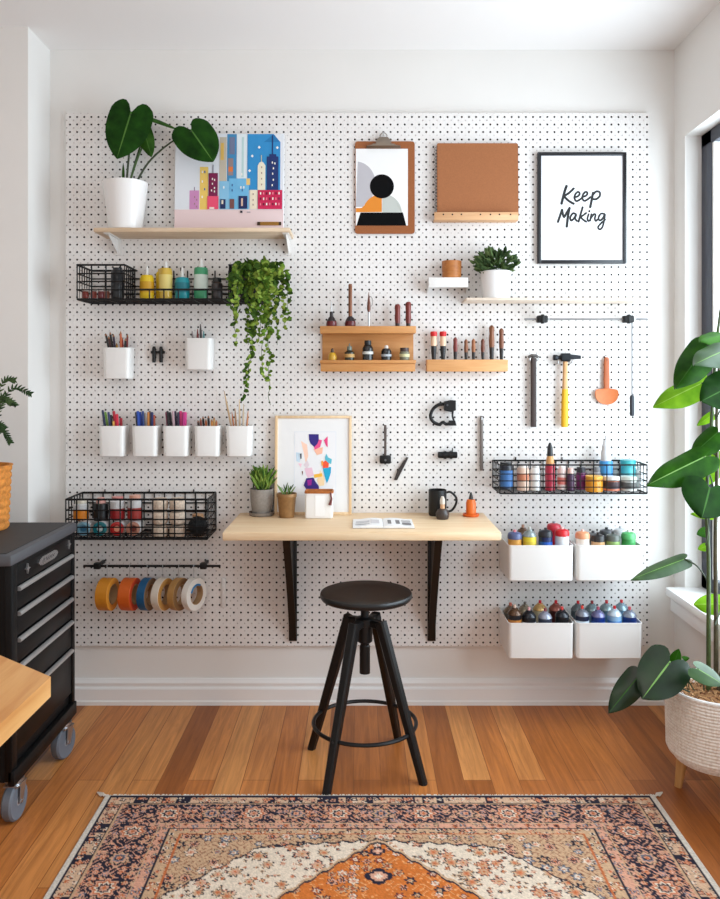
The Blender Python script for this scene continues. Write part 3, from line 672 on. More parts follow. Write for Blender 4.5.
fill(c[1], 'second cup of the row', 'pens in the second cup', [(-.85, 412, -.5, 'pen', (30, 34, 36), 'black'), (-.6, 411, -1, 'marker', BLU, 'blue'), (-.38, 412, -.5, 'marker', (24, 60, 150), 'royal blue'), (-.15, 411, -.3, 'pen', (44, 70, 130), 'dark blue'), (.08, 413, .5, 'pen', (170, 160, 150), 'grey'), (.32, 412, .8, 'pen', (190, 120, 50), 'ochre'), (.5, 411, 1, 'pen', (70, 50, 60), 'plum'), (.68, 412, .5, 'pen', (30, 40, 90), 'navy'), (.88, 415, 1.5, 'pen', (190, 90, 60), 'orange')])
fill(c[2], 'middle cup of the row', 'pens in the middle cup', [(-.9, 412, -1.5, 'pen', (130, 40, 80), 'plum'), (-.7, 411, -1, 'pen', BLK, 'black'), (-.45, 412, -1, 'pen', (24, 24, 30), 'jet black'), (-.2, 411, 0, 'pen', (200, 170, 180), 'pale pink'), (.02, 411, .5, 'pen', (34, 30, 50), 'dark navy'), (.25, 412, .5, 'pen', (40, 34, 60), 'indigo'), (.5, 411, 1, 'marker', PNK, 'bright pink'), (.72, 412, 1.5, 'marker', (170, 30, 110), 'magenta'), (.9, 412, 2.5, 'marker', (210, 50, 130), 'hot pink')])
fill(c[3], 'fourth cup of the row', 'pencils in the fourth cup', [(-.85, 420, -1, 'pencil', (60, 40, 44), 'dark brown'), (-.6, 418, -.5, 'pencil', (120, 50, 34), 'reddish brown'), (-.35, 416, 0, 'pencil', BLK, 'black'), (-.1, 419, 0, 'pencil', (170, 90, 40), 'orange brown'), (.15, 415.5, .5, 'pencil', (30, 34, 40), 'charcoal'), (.45, 419, .5, 'pencil', (196, 130, 60), 'ochre'), (.68, 417, 1, 'pencil', (206, 160, 100), 'natural wood'), (.88, 420, 1.5, 'pencil', (170, 100, 60), 'tan')])
fill(c[4], 'last cup of the row', 'brushes in the last cup', [(-.75, 391, -6, 'brush', (214, 180, 140), 'long pale'), (-.5, 412, -4, 'brush', (180, 110, 70), 'short brown'), (-.25, 408, -.5, 'brush', (196, 150, 110), 'tan'), (.1, 399, .6, 'brush', (222, 194, 160), 'cream'), (.45, 404, 2, 'brush', (226, 200, 170), 'ivory'), (.8, 411, 4, 'brush', (200, 130, 90), 'copper')])
# two clipped black pens
for px, l in ((154, 'left of two small black craft knives clipped between the upper cups'), (161, 'right of two small black craft knives clipped between the upper cups')):
    y = -0.014; t = thing('craft_knife', l, 'knife', P(px, 362.5, y), 'clipped craft knives'); s = S(y)
    MB().lathe([(1.6 * s, 0), (1.9 * s, 2 * s), (1.9 * s, 14 * s), (1.3 * s, 16 * s)], 12).build('handle', BLACKM, t)
    MB().lathe([(1.1 * s, 16 * s), (0.9 * s, 18 * s), (0.3 * s, 20.5 * s)], 8).build('blade', STEEL, t)
    MB().box2((-3.2 * s, -.004, 9 * s), (3.2 * s, .0135, 11.6 * s), 0, .001).build('clip', BLACK, t)
# ---------------------------------------------------------------- lower left wire basket and contents
LBY = -0.172; LZ0 = H(539, LBY); LZ1 = H(499.5, LBY); lx0 = -1.026; lx1 = -0.533
n = 13
wire_basket('wire_basket', 'deep black wire basket of jars and yarn beside the tool chest', (lx0, -0.004, LZ0), lx1 - lx0, -LBY - 0.004, LZ1 - LZ0,
            [(lx1 - lx0) * k / n for k in range(n + 1)], [0, 0.019, 0.041, 0.068, 0.1, LZ1 - LZ0], [0.028 * k for k in range(1, 6)])
zb = LZ0 + 0.006
def lying(px, y, r, col, ring, label, g):
    z = zb + r; l = .075; t = thing('spray_can', label, 'spray can', (X(px, y), y, zb), g)
    def T(): return Matrix.Translation((0, 0, r)) @ Matrix.Rotation(R(90), 4, 'X')
    mb = MB(); mb.T = T(); mb.lathe([(r * .85, -l), (r, -l + .004), (r, -.012), (r * .9, -.004), (r * .66, 0)], 24); mb.build('body', M((206, 204, 204), .3), t)
    mb = MB(); mb.T = T(); mb.lathe([(r * .92, -.003), (r * .92, .004), (r * .62, .006), (r * .6, .001), (r * .3, .001), (r * .28, .004), (0, .004)], 24); mb.build('cap', M(col, .35), t)
    mb = MB(); mb.T = T(); mb.lathe([(r * .42, .0012), (r * .36, .0045), (r * .1, .005), (0, .005)], 20); mb.build('cap_ring', M(ring, .35), t)
for px, col, ring, l in ((83.5, (130, 176, 196), (60, 110, 140), 'pale blue'), (100, (20, 120, 130), (200, 210, 210), 'teal'), (117, (190, 44, 44), (240, 160, 130), 'bright red'), (133, (186, 130, 110), (120, 50, 40), 'brownish pink')):
    lying(px, -0.150, 7.4 * S(-.15), col, ring, l + ' capped can lying end-on at the bottom of the lower wire basket', 'cans lying in the lower basket')
z2 = zb + 2 * 7.4 * S(-.15) + .0012
GLA = M((206, 206, 206), 0.12, spec=.8)
def topjar(px, top, wd, col, cap, name, label, lid=True):
    y = -0.118; base = CY + (CH - z2) / S(y)
    segs = [('body', M(col, .3), [(wd - .8, None), (wd, base - 1), (wd, base - (base - top) * .5)]), ('glass', GLA, [(wd, base - (base - top) * .5), (wd, top + 4.5), (wd * .7, top + 3)])]
    segs.append(('lid', M(cap, .35), [(wd * .75, top + 3), (wd * .75, top), (0, top)]))
    con(name, label, 'jar', px, y, segs, 'jars in the lower basket', zb=z2)
topjar(81, 500, 7.6, (222, 130, 30), (214, 206, 190), 'jar', 'glass jar half filled with orange pigment in the lower wire basket')
con('can', 'tall black can standing in the lower wire basket', 'can', 101, -0.118, [('body', BLACKM, [(6.6, None), (7.1, 520), (7.1, 504), (6.6, 503)]), ('lid', M((214, 160, 150), .5), [(4.6, 502.9), (4.6, 499), (3, 497.5), (0, 497)])], zb=z2)
topjar(117.5, 496.5, 7.4, (150, 34, 36), (206, 130, 124), 'jar', 'left glass jar with dark red contents and pink lid in lower basket')
topjar(135, 495, 7.4, (160, 50, 44), (206, 150, 130), 'jar', 'right glass jar with dark red contents and pink lid in lower basket')
CREAM = M((216, 196, 176), .9, grain=.2, gscale=140, bump=.6)
def yarn(px, zb_, y, rpx, mat, label, g, cat='yarn'):
    r = rpx * S(y); loc = (X(px, y), y, zb_)
    mb = MB(); L = [(0, 0.0)]
    for k in range(1, 12):
        a = math.pi * k / 12; L.append((r * math.sin(a) ** .8, r * .92 * (1 - math.cos(a))))
    L.append((0, r * 1.84)); mb.lathe(L, 22)
    for k in range(9):
        ax = Vector((random.uniform(-1, 1), random.uniform(-1, 1), random.uniform(-.4, .4))).normalized(); u = ax.orthogonal().normalized(); v = ax.cross(u)
        mb.tube([Vector((0, 0, r * .92)) + (u * math.cos(2 * math.pi * q / 24) + v * math.sin(2 * math.pi * q / 24)) * r * .97 + ax * r * random.uniform(-.2, .2) for q in range(24)], r * .07, 5, 0, True)
    return tag(mb.build('yarn_ball', mat, None, loc), label, cat, g)
yr = 7.8; d2 = 2 * yr * .92 * S(-.11)
for i, px in enumerate((160, 177.5)):
    for k in range(3):
        nm = ('lowest', 'middle', 'topmost')[k]
        con('twine_spool', '%s cream twine spool in the %s stack in the lower wire basket' % (nm, ('left', 'right')[i]), 'twine', px, -0.11,
            [('core', M((170, 110, 70), .8), [(yr * .8, None), (yr * .8, 538 - 13.5 * k - 1.2)]), ('twine', CREAM, [(yr * .85, 538 - 13.5 * k - 1.2), (yr, 538 - 13.5 * k - 3), (yr, 538 - 13.5 * k - 11), (yr * .85, 538 - 13.5 * k - 12.8)])], 'cream twine spools', zb=zb if k == 0 else zb + k * 13.5 * S(-.11), n=18)
yarn(197.5, zb, -0.118, 9.3, M((16, 16, 17), .9, bump=.5, gscale=120), 'ball of black yarn at the right end of the lower basket', None)
con('jar', 'small tan lidded jar behind the black yarn in the lower basket', 'jar', 198, -0.045, [('body', M((190, 170, 150), .5), [(5, None), (5.4, 536), (5.4, 520)]), ('lid', M((196, 150, 110), .5), [(5.6, 520), (5.6, 514), (0, 514)])], zb=zb)
# ---------------------------------------------------------------- tape rail
def tape_rail():
    y = -0.075; t = thing('tape_rail', 'black rail with rolls of tape hanging below the lower basket', 'rail', P(152, 566, y))
    s = S(y); L = (221 - 84) / 2 * s
    MB().tube([(-L, 0, 0), (L, 0, 0)], .0045, 10).build('rod', BLACKM, t)
    for px in (97.5, 203.5):
        x = (px - 152) * s; MB().box2((x - .012, -.011, -.010), (x + .012, .011, .012), 0, .003).build('clamp', BLACK, t)
        MB().box2((x - .005, .0112, -.006), (x + .005, -y - .0005, .006), 0, .001).build('standoff', BLACK, t)
    for px, ang, wd, c1, c2, lab in ((107.5, 7, .044, (214, 136, 30), (226, 150, 46), 'mustard yellow'), (130, 8, .044, (214, 96, 24), (206, 66, 24), 'orange'), (147.5, 12, .030, (22, 86, 130), (120, 90, 60), 'blue'),
                                     (163, 19, .030, (226, 214, 198), (190, 136, 66), 'white with a kraft side'), (179, 21, .026, (176, 130, 72), (130, 92, 52), 'kraft brown'), (194, 26, .026, (232, 226, 218), (226, 218, 208), 'white with a blue tab')):
        r = 16 * s; ri = r * .60; yt = y; zc = -(594 - 566) * s
        tt = thing('tape_roll', lab + ' roll of tape hanging on the black rail', 'tape', P(px, 594, yt) + Vector((0, 0, -r)), 'tape rolls on the rail')
        A = Matrix.Translation((0, 0, r)) @ Matrix.Rotation(R(90 - ang), 4, 'Z') @ Matrix.Rotation(R(90), 4, 'X')
        mb = MB(); mb.T = A; h = wd / 2
        mb.loft([[(rr * math.cos(2 * math.pi * k / 36), rr * math.sin(2 * math.pi * k / 36), z) for k in range(36)] for rr, z in ((ri + .002, -h), (r - .001, -h), (r, -h + .001), (r, h - .001), (r - .001, h))], 0, False, False)
        mb.loft([[(rr * math.cos(2 * math.pi * k / 36), rr * math.sin(2 * math.pi * k / 36), z) for k in range(36)] for rr, z in ((r - .001, h), (ri + .002, h))], 1, False, False)
        mb.build('tape', [M(c1, .55, bump=.3, gscale=90), M(c2, .6)], tt)
        mb = MB(); mb.T = A
        mb.loft([[(rr * math.cos(2 * math.pi * k / 36), rr * math.sin(2 * math.pi * k / 36), z) for k in range(36)] for rr, z in ((ri + .002, -h), (ri, -h), (ri, h), (ri + .002, h), (ri + .002, -h))], 0, False, False); mb.build('core', M((176, 140, 100), .8), tt)
        if px == 194:
            mb = MB(); mb.T = A; mb.tube(spline([(ri * math.cos(a), ri * math.sin(a), h * 1.02) for a in [R(q) for q in range(60, 175, 20)]], 2), .004, 6); mb.build('blue_tab', M((30, 110, 160), .5), tt)
        mb = MB(); top = 28 * s + r
        mb.tube(spline([(0, .003, r + 28 * s - .0052), (0, .0055, r + 28 * s), (0, 0, r + 28 * s + .0055), (0, -.0055, r + 28 * s), (0, -.002, r + 18 * s), (0, -.001, r + ri - .001 + .004), (0, .004, r + ri - .0032), (0, .008, r + ri + .001)], 4), .0011, 6)
        mb.build('wire_hook', STEEL, tt)
tape_rail()
tag(MB().box2((-.008, -.006, 0), (.008, 0, H(578, 0) - H(607, 0)), 0, .002).build('plastic_strip', M((226, 224, 222), .2), None, (X(224, 0), -.001, H(607, 0))), 'narrow clear plastic strip on the board right of the tape rolls', 'strip')
# ---------------------------------------------------------------- clipboard
def plane_art(origin_px, y):
    """returns q(px,py) giving local x,z in metres from origin pixel at depth y"""
    s = S(y)
    return lambda px, py: ((px - origin_px[0]) * s, (origin_px[1] - py) * s)
def disc(cx, cy, r, a0=0, a1=360, n=32):
    return [(cx + r * math.cos(R(a0 + (a1 - a0) * k / n)), cy + r * math.sin(R(a0 + (a1 - a0) * k / n))) for k in range(n + (0 if a1 - a0 == 360 else 1))]
def clipboard():
    y = -0.008; o = (385, 233.7); q = plane_art(o, y)
    t = thing('clipboard', 'brown clipboard holding a print with a black circle', 'clipboard', P(o[0], o[1], y))
    x0, z0 = q(355, 233.7); x1, z1 = q(414.7, 141.3)
    MB().loft([[(a, b - 0.0, c) for a, c, _ in rrect(x1 - x0, z1 - z0, .010, 0, 4, (x0 + x1) / 2, (z0 + z1) / 2)] for b in (0.004, 0.0)]).build('board', M((150, 84, 36), .5, grain=.12, gscale=200), t)
    mats = [PAPER, M((186, 183, 188), .8), M((10, 10, 11), .8, spec=.1), M((222, 134, 36), .75), M((192, 196, 190), .8)]
    def c(cx, cy): return q(345 + cx / 7.81, 125 + cy / 7.81)
    mb = MB()
    def shp(pts, mi, k): flat_piece(mb, [c(*p) for p in pts], -0.0004 - .00012 * k, mi, .0003)
    shp([(84, 786), (491, 786), (491, 186), (84, 186)], 0, 0)
    shp([(84, 640), (140, 640)] + [(84 + 155 * math.cos(R(a)), 460 + 175 * math.sin(R(a))) for a in range(60, -91, -8)], 1, 1)
    shp([(288, 680), (288, 568)] + disc(288, 690, 150, 268, 205, 10) + [(130, 648), (86, 650), (86, 682)], 3, 2)
    shp([(290, 684), (446, 684)] + disc(292, 690, 152, 358, 270, 12), 4, 2)
    shp([(90, 786), (478, 786), (452, 684), (122, 684)], 2, 3)
    shp(disc(288, 480, 94), 2, 4)
    mb.build('abstract_print', mats, t)
    CLIP = M((140, 128, 116), .32, .95)
    s = S(y); cx, cz = q(383.5, 147); mb = MB()
    mb.loft([rrect(34 * s, .006, .002, cz - 1.4 * s, 2, cx, -.004), rrect(34 * s, .012, .002, cz + .4 * s, 2, cx, -.007), rrect(26 * s, .012, .002, cz + 1.2 * s, 2, cx, -.007), rrect(16 * s, .013, .002, cz + 2.2 * s, 2, cx, -.008), rrect(13.5 * s, .012, .002, cz + 6.5 * s, 2, cx, -.007), rrect(9 * s, .006, .002, cz + 9.5 * s, 2, cx, -.004)])
    mb.tube([(cx - 11 * s, -.007, cz + 2 * s), (cx + 11 * s, -.007, cz + 2 * s)], .0034, 10)
    cl = mb.build('clip', CLIP, t)
    mb = MB(); mb.tube([(cx + 3.4 * s * math.cos(2 * math.pi * k / 20), -.004, cz + 10.5 * s + 3.4 * s * math.sin(2 * math.pi * k / 20)) for k in range(20)], .0016, 6, 0, True); mb.build('hanging_ring', CLIP, cl)
    MB().tube([(cx, .0075, cz + 12.5 * s), (cx, -.007, cz + 12.4 * s), (cx, -.0075, cz + 14.5 * s)], .0016, 6).build('peg', STEEL, t)
clipboard()
# ---------------------------------------------------------------- kraft notebook on its ledge
LEDGE = wood((224, 178, 134), (204, 152, 106), 0, 18)
def notebook():
    y = -0.030; zl = H(220.4, -.045); o = (476, 219.5)
    t = thing('picture_ledge', 'narrow pine ledge under the kraft notebook', 'ledge', (X(476, -.04), -.001, zl)); s = S(-.045)
    hw = 42 * s
    MB().box2((-hw, -.044, 0), (hw, 0, .008), 0, .001).build('base', LEDGE, t)
    mb = MB().box2((-hw, -.050, 0), (hw, -.0445, 8 * s), 0, .001); mb.build('front_lip', LEDGE, t)
    for px in (443, 452, 461, 480, 490, 499, 510):
        m2 = MB(); m2.T = Matrix.Translation(((px - 476) * s, -.0502, 5.6 * s)) @ Matrix.Rotation(R(90), 4, 'X'); m2.lathe([(.003, 0), (.003, .0006)], 10); m2.build('hole_shade_disc', M((60, 36, 22), .9), t)  # solid dark disc on the lip, coloured as the shade in a drilling
    zb = zl + .0083; s = S(y); x0, x1 = X(435.5, y), X(518.5, y); h = H(142.5, y) - zb; c = (x0 + x1) / 2
    t = thing('notebook', 'brown kraft spiral notebook standing on the pine ledge', 'notebook', (c, y, zb), rot=(R(-2), 0, 0)); hw = (x1 - x0) / 2
    KR = M((158, 98, 58), .8, grain=.08, gscale=220)
    MB().loft([[(a, b, cc) for a, cc, _ in rrect(2 * hw - .006, h, .006, 0, 4, .003, h / 2)] for b in (0.0, -.0015)]).build('cover', KR, t)
    MB().box2((-hw + .010, .0002, .003), (hw - .002, .0085, h - .003)).build('pages', PAPER, t)
    MB().loft([[(a, b, cc) for a, cc, _ in rrect(2 * hw - .006, h, .006, 0, 4, .003, h / 2)] for b in (.0102, .0087)]).build('back_cover', KR, t)
    pts = []; n = 21
    for k in range(n * 10 + 1):
        a = 2 * math.pi * k / 10; pts.append((-hw + .004 + .0062 * math.cos(a), .004 + .0085 * math.sin(a), .012 + (h - .024) * k / (n * 10)))
    MB().tube(pts, .0009, 5).build('spiral_binding', M((60, 56, 54), .3, .8), t)
notebook()
# ---------------------------------------------------------------- framed lettering
def keep_making():
    y = -0.020; o = (582.3, 263); q = plane_art(o, y); t = thing('framed_print', 'black-framed lettering print hanging at the upper right', 'framed print', P(o[0], o[1], y))
    fr = M((18, 20, 26), .35); x0, z0 = q(538, 263.3); x1, z1 = q(626.6, 152); fw = 3.3 * S(y)
    mb = MB()
    mb.box2((x0, 0, z0), (x0 + fw, .018, z1), 0, .001); mb.box2((x1 - fw, 0, z0), (x1, .018, z1), 0, .001)
    mb.box2((x0 + fw - .0005, 0, z0), (x1 - fw + .0005, .018, z0 + fw), 0, .001); mb.box2((x0 + fw - .0005, 0, z1 - fw), (x1 - fw + .0005, .018, z1), 0, .001)
    mb.build('frame', fr, t)
    pp = MB().box2((x0 + fw, .006, z0 + fw), (x1 - fw, .017, z1 - fw)).build('paper', M((236, 236, 240), .7), t)
    def c(cx, cy): return q(540 + cx / 8, 170 + cy / 8)
    st = [([(216, 124), (203, 160), (188, 215), (175, 268)], 1.12), ([(274, 144), (236, 180), (192, 208)], .95), ([(194, 206), (230, 242), (274, 268)], 1.0),
          ([(280, 216), (308, 206), (321, 186), (308, 172), (287, 190), (279, 222), (296, 246), (330, 228), (344, 214), (372, 202), (383, 182), (369, 172), (350, 190), (342, 222), (358, 244), (388, 230), (408, 212)], .85),
          ([(428, 178), (418, 232), (405, 296)], 1.05), ([(426, 196), (452, 170), (480, 174), (482, 204), (454, 230), (420, 229)], .9),
          ([(146, 414), (164, 362), (180, 314)], 1.0), ([(180, 314), (186, 348), (196, 374), (216, 340), (240, 300)], .95), ([(240, 300), (228, 360), (217, 452)], 1.05),
          ([(292, 352), (268, 344), (246, 374), (252, 402), (276, 384), (293, 352), (285, 386), (300, 406)], .85),
          ([(345, 294), (328, 352), (312, 412)], .9), ([(374, 340), (346, 362), (324, 376)], .8), ([(328, 374), (350, 396), (374, 412)], .85),
          ([(393, 350), (383, 386), (391, 406), (408, 394)], .8), ([(397, 325), (400, 327)], 1.0),
          ([(416, 350), (404, 404)], .85), ([(410, 384), (434, 352), (448, 356), (442, 386), (450, 405), (466, 392)], .82),
          ([(521, 350), (492, 347), (472, 378), (482, 402), (506, 384), (523, 350), (516, 408), (502, 456), (482, 473), (468, 456), (490, 426), (526, 394)], .82)]
    mb = MB(); mb.T = Matrix.Translation((0, .0058, 0)) @ Matrix.Scale(.06, 4, (0, 1, 0))
    for pts, k in st:
        p = [(c(*a)[0], 0, c(*a)[1]) for a in pts]; p = spline(p, 6); n = len(p); r = 1.0 * S(y) * k * 1.22
        e0 = p[0] + (p[0] - p[1]).normalized() * r * .7; e1 = p[-1] + (p[-1] - p[-2]).normalized() * r * .7
        mb.tube([e0] + list(p) + [e1], [r * .55] + [r] * n + [r * .55], 8)
    mb.build('lettering', M((14, 14, 16), .6), pp)
    MB().tube([((x0 + x1) / 2, .0182, z1 - .012), ((x0 + x1) / 2, .0184, z1 - .004)], .0012, 6).build('hanger', STEEL, t)
keep_making()
# ---------------------------------------------------------------- small white ledge with wooden cup
def small_ledge():
    y = -0.075; z = H(277.5, y); x0, x1 = X(428.5, y), X(468, y); c = (x0 + x1) / 2; w_ = x1 - x0
    t = thing('wall_ledge', 'small white ledge holding a wooden cup', 'ledge', (c, -.001, z))
    MB().box2((-w_ / 2, -.075, -.004), (w_ / 2, 0, 0), 0, .001).build('base', WHITEP, t)
    MB().box2((-w_ / 2, -.0785, -10 * S(y)), (w_ / 2, -.0752, 0), 0, .001).build('front_lip', WHITEP, t)
    for sx in (-1, 1):
        MB().loft([[(sx * (w_ / 2 - .0005) + k, a, b) for a, b in ((-.075, -.0042), (0, -.0042), (0, -.05), (-.008, -.05), (-.075, -.032))] for k in (-.0012, .0012)]).build('side', M((216, 214, 212), .4), t)
    BW = wood((192, 122, 60), (166, 98, 44), 0, 26)
    y = -.042; s = S(y)
    tt = thing('wooden_cup', 'turned brown wooden cup on the small white ledge', 'cup', (X(451.7, y), y, z + .0003))
    zt = H(261.5, y) - z; MB().lathe([(9 * s, 0), (9.5 * s, .002), (9.6 * s, zt * .35)] , 24).build('base_ring', BW, tt)
    MB().lathe([(9.3 * s, zt * .36), (9.7 * s, zt * .40), (9.8 * s, zt), (8.6 * s, zt), (8.4 * s, zt * .42), (0, zt * .42)], 24).build('bowl', BW, tt)
small_ledge()
PALE = wood((236, 222, 206), (224, 206, 186), 0, 10)
SH2 = board_shelf('wall_shelf', 'long thin pale shelf at the right carrying a white plant pot', 466.5, 643, 297.6, -0.13, .0095, PALE, ())
# ---------------------------------------------------------------- plywood tool shelf with its tools and bottles
TSH = {}
def tool_shelf():
    y = -.07; s = S(y); x0, x1 = X(320, y), X(416, y); c = (x0 + x1) / 2; hw = (x1 - x0) / 2
    zt = H(326, y); zb = H(371.5, y)
    t = thing('tool_shelf', 'two-tier plywood tool shelf of ink bottles above the desk', 'shelf', (c, -.001, zb)); h = zt - zb
    MB().box2((-hw * .97, -.007, 0), (hw * .97, 0, h - .001), 0, .001).build('back_panel', PLY, t)
    MB().box2((-hw, -.07, h - 7.2 * s), (hw, -.0072, h), 0, .0015).build('upper_ledge', PLY, t)
    lz = H(360, y) - zb
    MB().box2((-hw, -.07, lz - .012), (hw, -.0072, lz), 0, .0015).build('lower_ledge', PLY, t)
    MB().box2((-hw * .985, -.066, 0), (hw * .985, -.058, lz - .0122), 0, .0015).build('lower_lip', PLY, t)
    TSH['t'] = zt; TSH['b'] = H(360, y)
tool_shelf()
def awl(px, kind, top, label, y=-.045, zb=None):
    zb = (TSH['t'] if zb is None else zb) + .0003; s = S(y); base = CY + (CH - zb) / s
    if kind == 'bulb_needle':
        con('awl', label, 'tool', px, y, [('handle', M((96, 22, 26), .3), [(5, None), (5.4, base - 2), (5, base - 5)]), ('collar', M((30, 18, 20), .35), [(4.9, base - 5.1), (3, base - 8.5), (1.8, base - 10), (1.8, base - 14.5), (.8, base - 15)]), ('needle', STEEL, [(.55, base - 15), (.4, top + 3), (.1, top)])], 'tools on the upper ledge', zb, 16)
    elif kind == 'bulb_stick':
        con('awl', label, 'tool', px, y, [('handle', M((90, 20, 24), .3), [(5.2, None), (5.6, base - 2), (5.2, base - 5)]), ('collar', M((30, 18, 20), .35), [(5.1, base - 5.1), (3.6, base - 8.5), (2, base - 10)]), ('shaft', BRWOOD, [(1.9, base - 10), (1.9, top + 1), (1.4, top)])], 'tools on the upper ledge', zb, 16)
    elif kind == 'loop':
        t = con('clay_tool', label, 'tool', px, y, [('shaft', STEEL, [(1.0, None), (1.0, top + 20)]), ('ferrule', DKWOOD, [(1.0, top + 20), (1.9, top + 17), (1.7, top + 12), (.8, top + 5), (.2, top)])], 'tools on the upper ledge', zb, 12)
        mb = MB(); z = lambda py: H(py, y) - zb
        mb.tube(spline([(1.2 * s, 0, z(top + 15)), (3.6 * s, 0, z(top + 12)), (3.2 * s, 0, z(top + 6)), (.8 * s, 0, z(top + 4))], 4), .0016, 6); mb.build('loop', STEEL, t)
    elif kind == 'chisel':
        con('chisel', label, 'tool', px, y, [('ferrule', M((40, 30, 28), .4), [(2.1, None), (2.3, base - 3)]), ('handle', REDWOOD, [(2.3, base - 3), (2.9, base - 8), (2.6, base - 14), (3.0, top + 2.5), (2.2, top + .5), (0, top)])], 'tools on the upper ledge', zb, 14)
awl(331.5, 'bulb_needle', 301, 'red-handled needle awl standing leftmost on the plywood tool shelf')
awl(350.3, 'bulb_stick', 284, 'tall wooden shaft in a dark red bulb on the plywood tool shelf')
awl(368.8, 'loop', 292, 'slim steel loop tool standing mid upper ledge of plywood shelf')
awl(397.5, 'chisel', 304, 'shorter dark red chisel handle on the plywood tool shelf')
awl(408.3, 'chisel', 301.5, 'taller dark red chisel handle at the right of plywood tool shelf')
def ink(px, segs, label): con('ink_bottle', label, 'bottle', px, -.045, segs, 'small bottles on the plywood shelf', TSH['b'] + .0004, 18)
DG = M((26, 28, 30), .2, spec=.6); LBL = M((206, 206, 200), .6)
ink(332.3, [('body', M((196, 150, 40), .3), [(4.2, None), (4.4, 357), (3.2, 353.5), (2, 352.5)]), ('cap', M((70, 50, 34), .4), [(1.8, 352.4), (1.3, 349), (0, 348)])], 'small amber yellow bottle leftmost on the lower plywood ledge')
ink(349.5, [('body', M((44, 44, 34), .2), [(4.8, None), (5, 352.5), (3, 350.8), (2.2, 350.4)]), ('label_band', M((190, 150, 90), .6), [(5.1, 357.5), (5.1, 354)]), ('cap', M((110, 116, 104), .4), [(2.6, 350.3), (2.4, 346.5), (.8, 346), (.5, 343.5), (0, 343.4)])], 'squat dark bottle with tan label second on the lower ledge')
ink(367.8, [('body', DG, [(5.2, None), (5.4, 348.5), (4, 345.5), (3.2, 345)]), ('label_band', LBL, [(5.5, 354.3), (5.5, 351.6)]), ('cap', M((16, 17, 18), .4), [(3.5, 344.9), (3.4, 340.5), (0, 340.2)])], 'tallest black ink bottle in the middle of the lower ledge')
ink(386.3, [('body', DG, [(5, None), (5.2, 351.5), (3.8, 348.8), (2.4, 348.4)]), ('label_band', M((170, 176, 180), .6), [(5.3, 356.5), (5.3, 354.3)]), ('cap', M((216, 206, 196), .4), [(2.2, 348.3), (1.8, 345.5), (0, 345.2)])], 'black ink bottle with white cap fourth on the lower ledge')
ink(404.5, [('body', M((120, 118, 96), .25), [(4.8, None), (5, 357), (5, 352.5), (4.4, 351.6)]), ('label_band', M((200, 196, 150), .6), [(5.1, 357), (5.1, 354)]), ('cap', M((60, 40, 34), .4), [(4.4, 351.5), (4.4, 347.8), (0, 347.6)])], 'squat jar with brown lid rightmost on the lower plywood ledge')
# ---------------------------------------------------------------- pine tool rack
def tool_rack():
    y = -.055; s = S(y); x0, x1 = X(427, y), X(508, y); c = (x0 + x1) / 2; hw = (x1 - x0) / 2; zt = H(359.5, y); zb = H(371.5, y)
    t = thing('tool_rack', 'pale wooden rack block of carving tools right of the plywood shelf', 'rack', (c, -.001, zb))
    LR = wood((226, 170, 114), (206, 146, 88), 0, 18)
    MB().box2((-hw, -.055, 0), (hw, 0, zt - zb), 0, .002).build('block', LR, t); TSH['r'] = zt
tool_rack()
yk = -.03; g = 'carving tools in the wooden rack'; zr = TSH['r'] + .0003
for px, l in ((433.7, 'left of two brushes with red tops in the wooden rack'), (443, 'right of two brushes with red tops in the wooden rack')):
    con('stamp_brush', l, 'brush', px, yk, [('handle', M((24, 22, 24), .4), [(1.8, None), (2.6, 352), (2.8, 346)]), ('middle', M((226, 190, 160), .5), [(2.9, 346), (3.1, 342), (2.8, 338.2), (3.0, 336.4)]), ('top', M((200, 24, 26), .45), [(3.2, 336.3), (3.5, 333.5), (3.1, 331.6), (0, 331.2)])], g, zr, 14)
for px, top, w_, m, l in ((455.3, 337, 2.1, REDWOOD, 'dark red carving tool third from the left in the wooden rack'), (466, 339, 1.9, BRWOOD, 'brown carving tool fourth from the left in the wooden rack'), (473.5, 338.5, 1.9, wood((166, 106, 66), (130, 78, 46), 2, 30), 'lighter brown carving tool fifth from the left in the wooden rack'),
                          (482.8, 338.5, 1.9, DKWOOD, 'short dark brown carving tool sixth in the wooden rack'), (491.6, 325, 2.6, BRWOOD, 'tallest brown carving tool in the wooden rack'), (501.4, 328, 2.3, wood((136, 84, 58), (100, 58, 38), 2, 30), 'tall slim carving tool at the right of the wooden rack')):
    hb = 359.5 - top
    con('carving_tool', l, 'tool', px, yk, [('ferrule', M((30, 26, 26), .4), [(w_ * .7, None), (w_ * .95, 359.5 - hb * .35)]), ('handle', m, [(w_ * .95, 359.5 - hb * .35), (w_ * 1.1, 359.5 - hb * .55), (w_ * .9, 359.5 - hb * .75), (w_ * 1.05, top + 2.6), (w_ * .5, top + .6), (0, top)])], g, zr, 12)
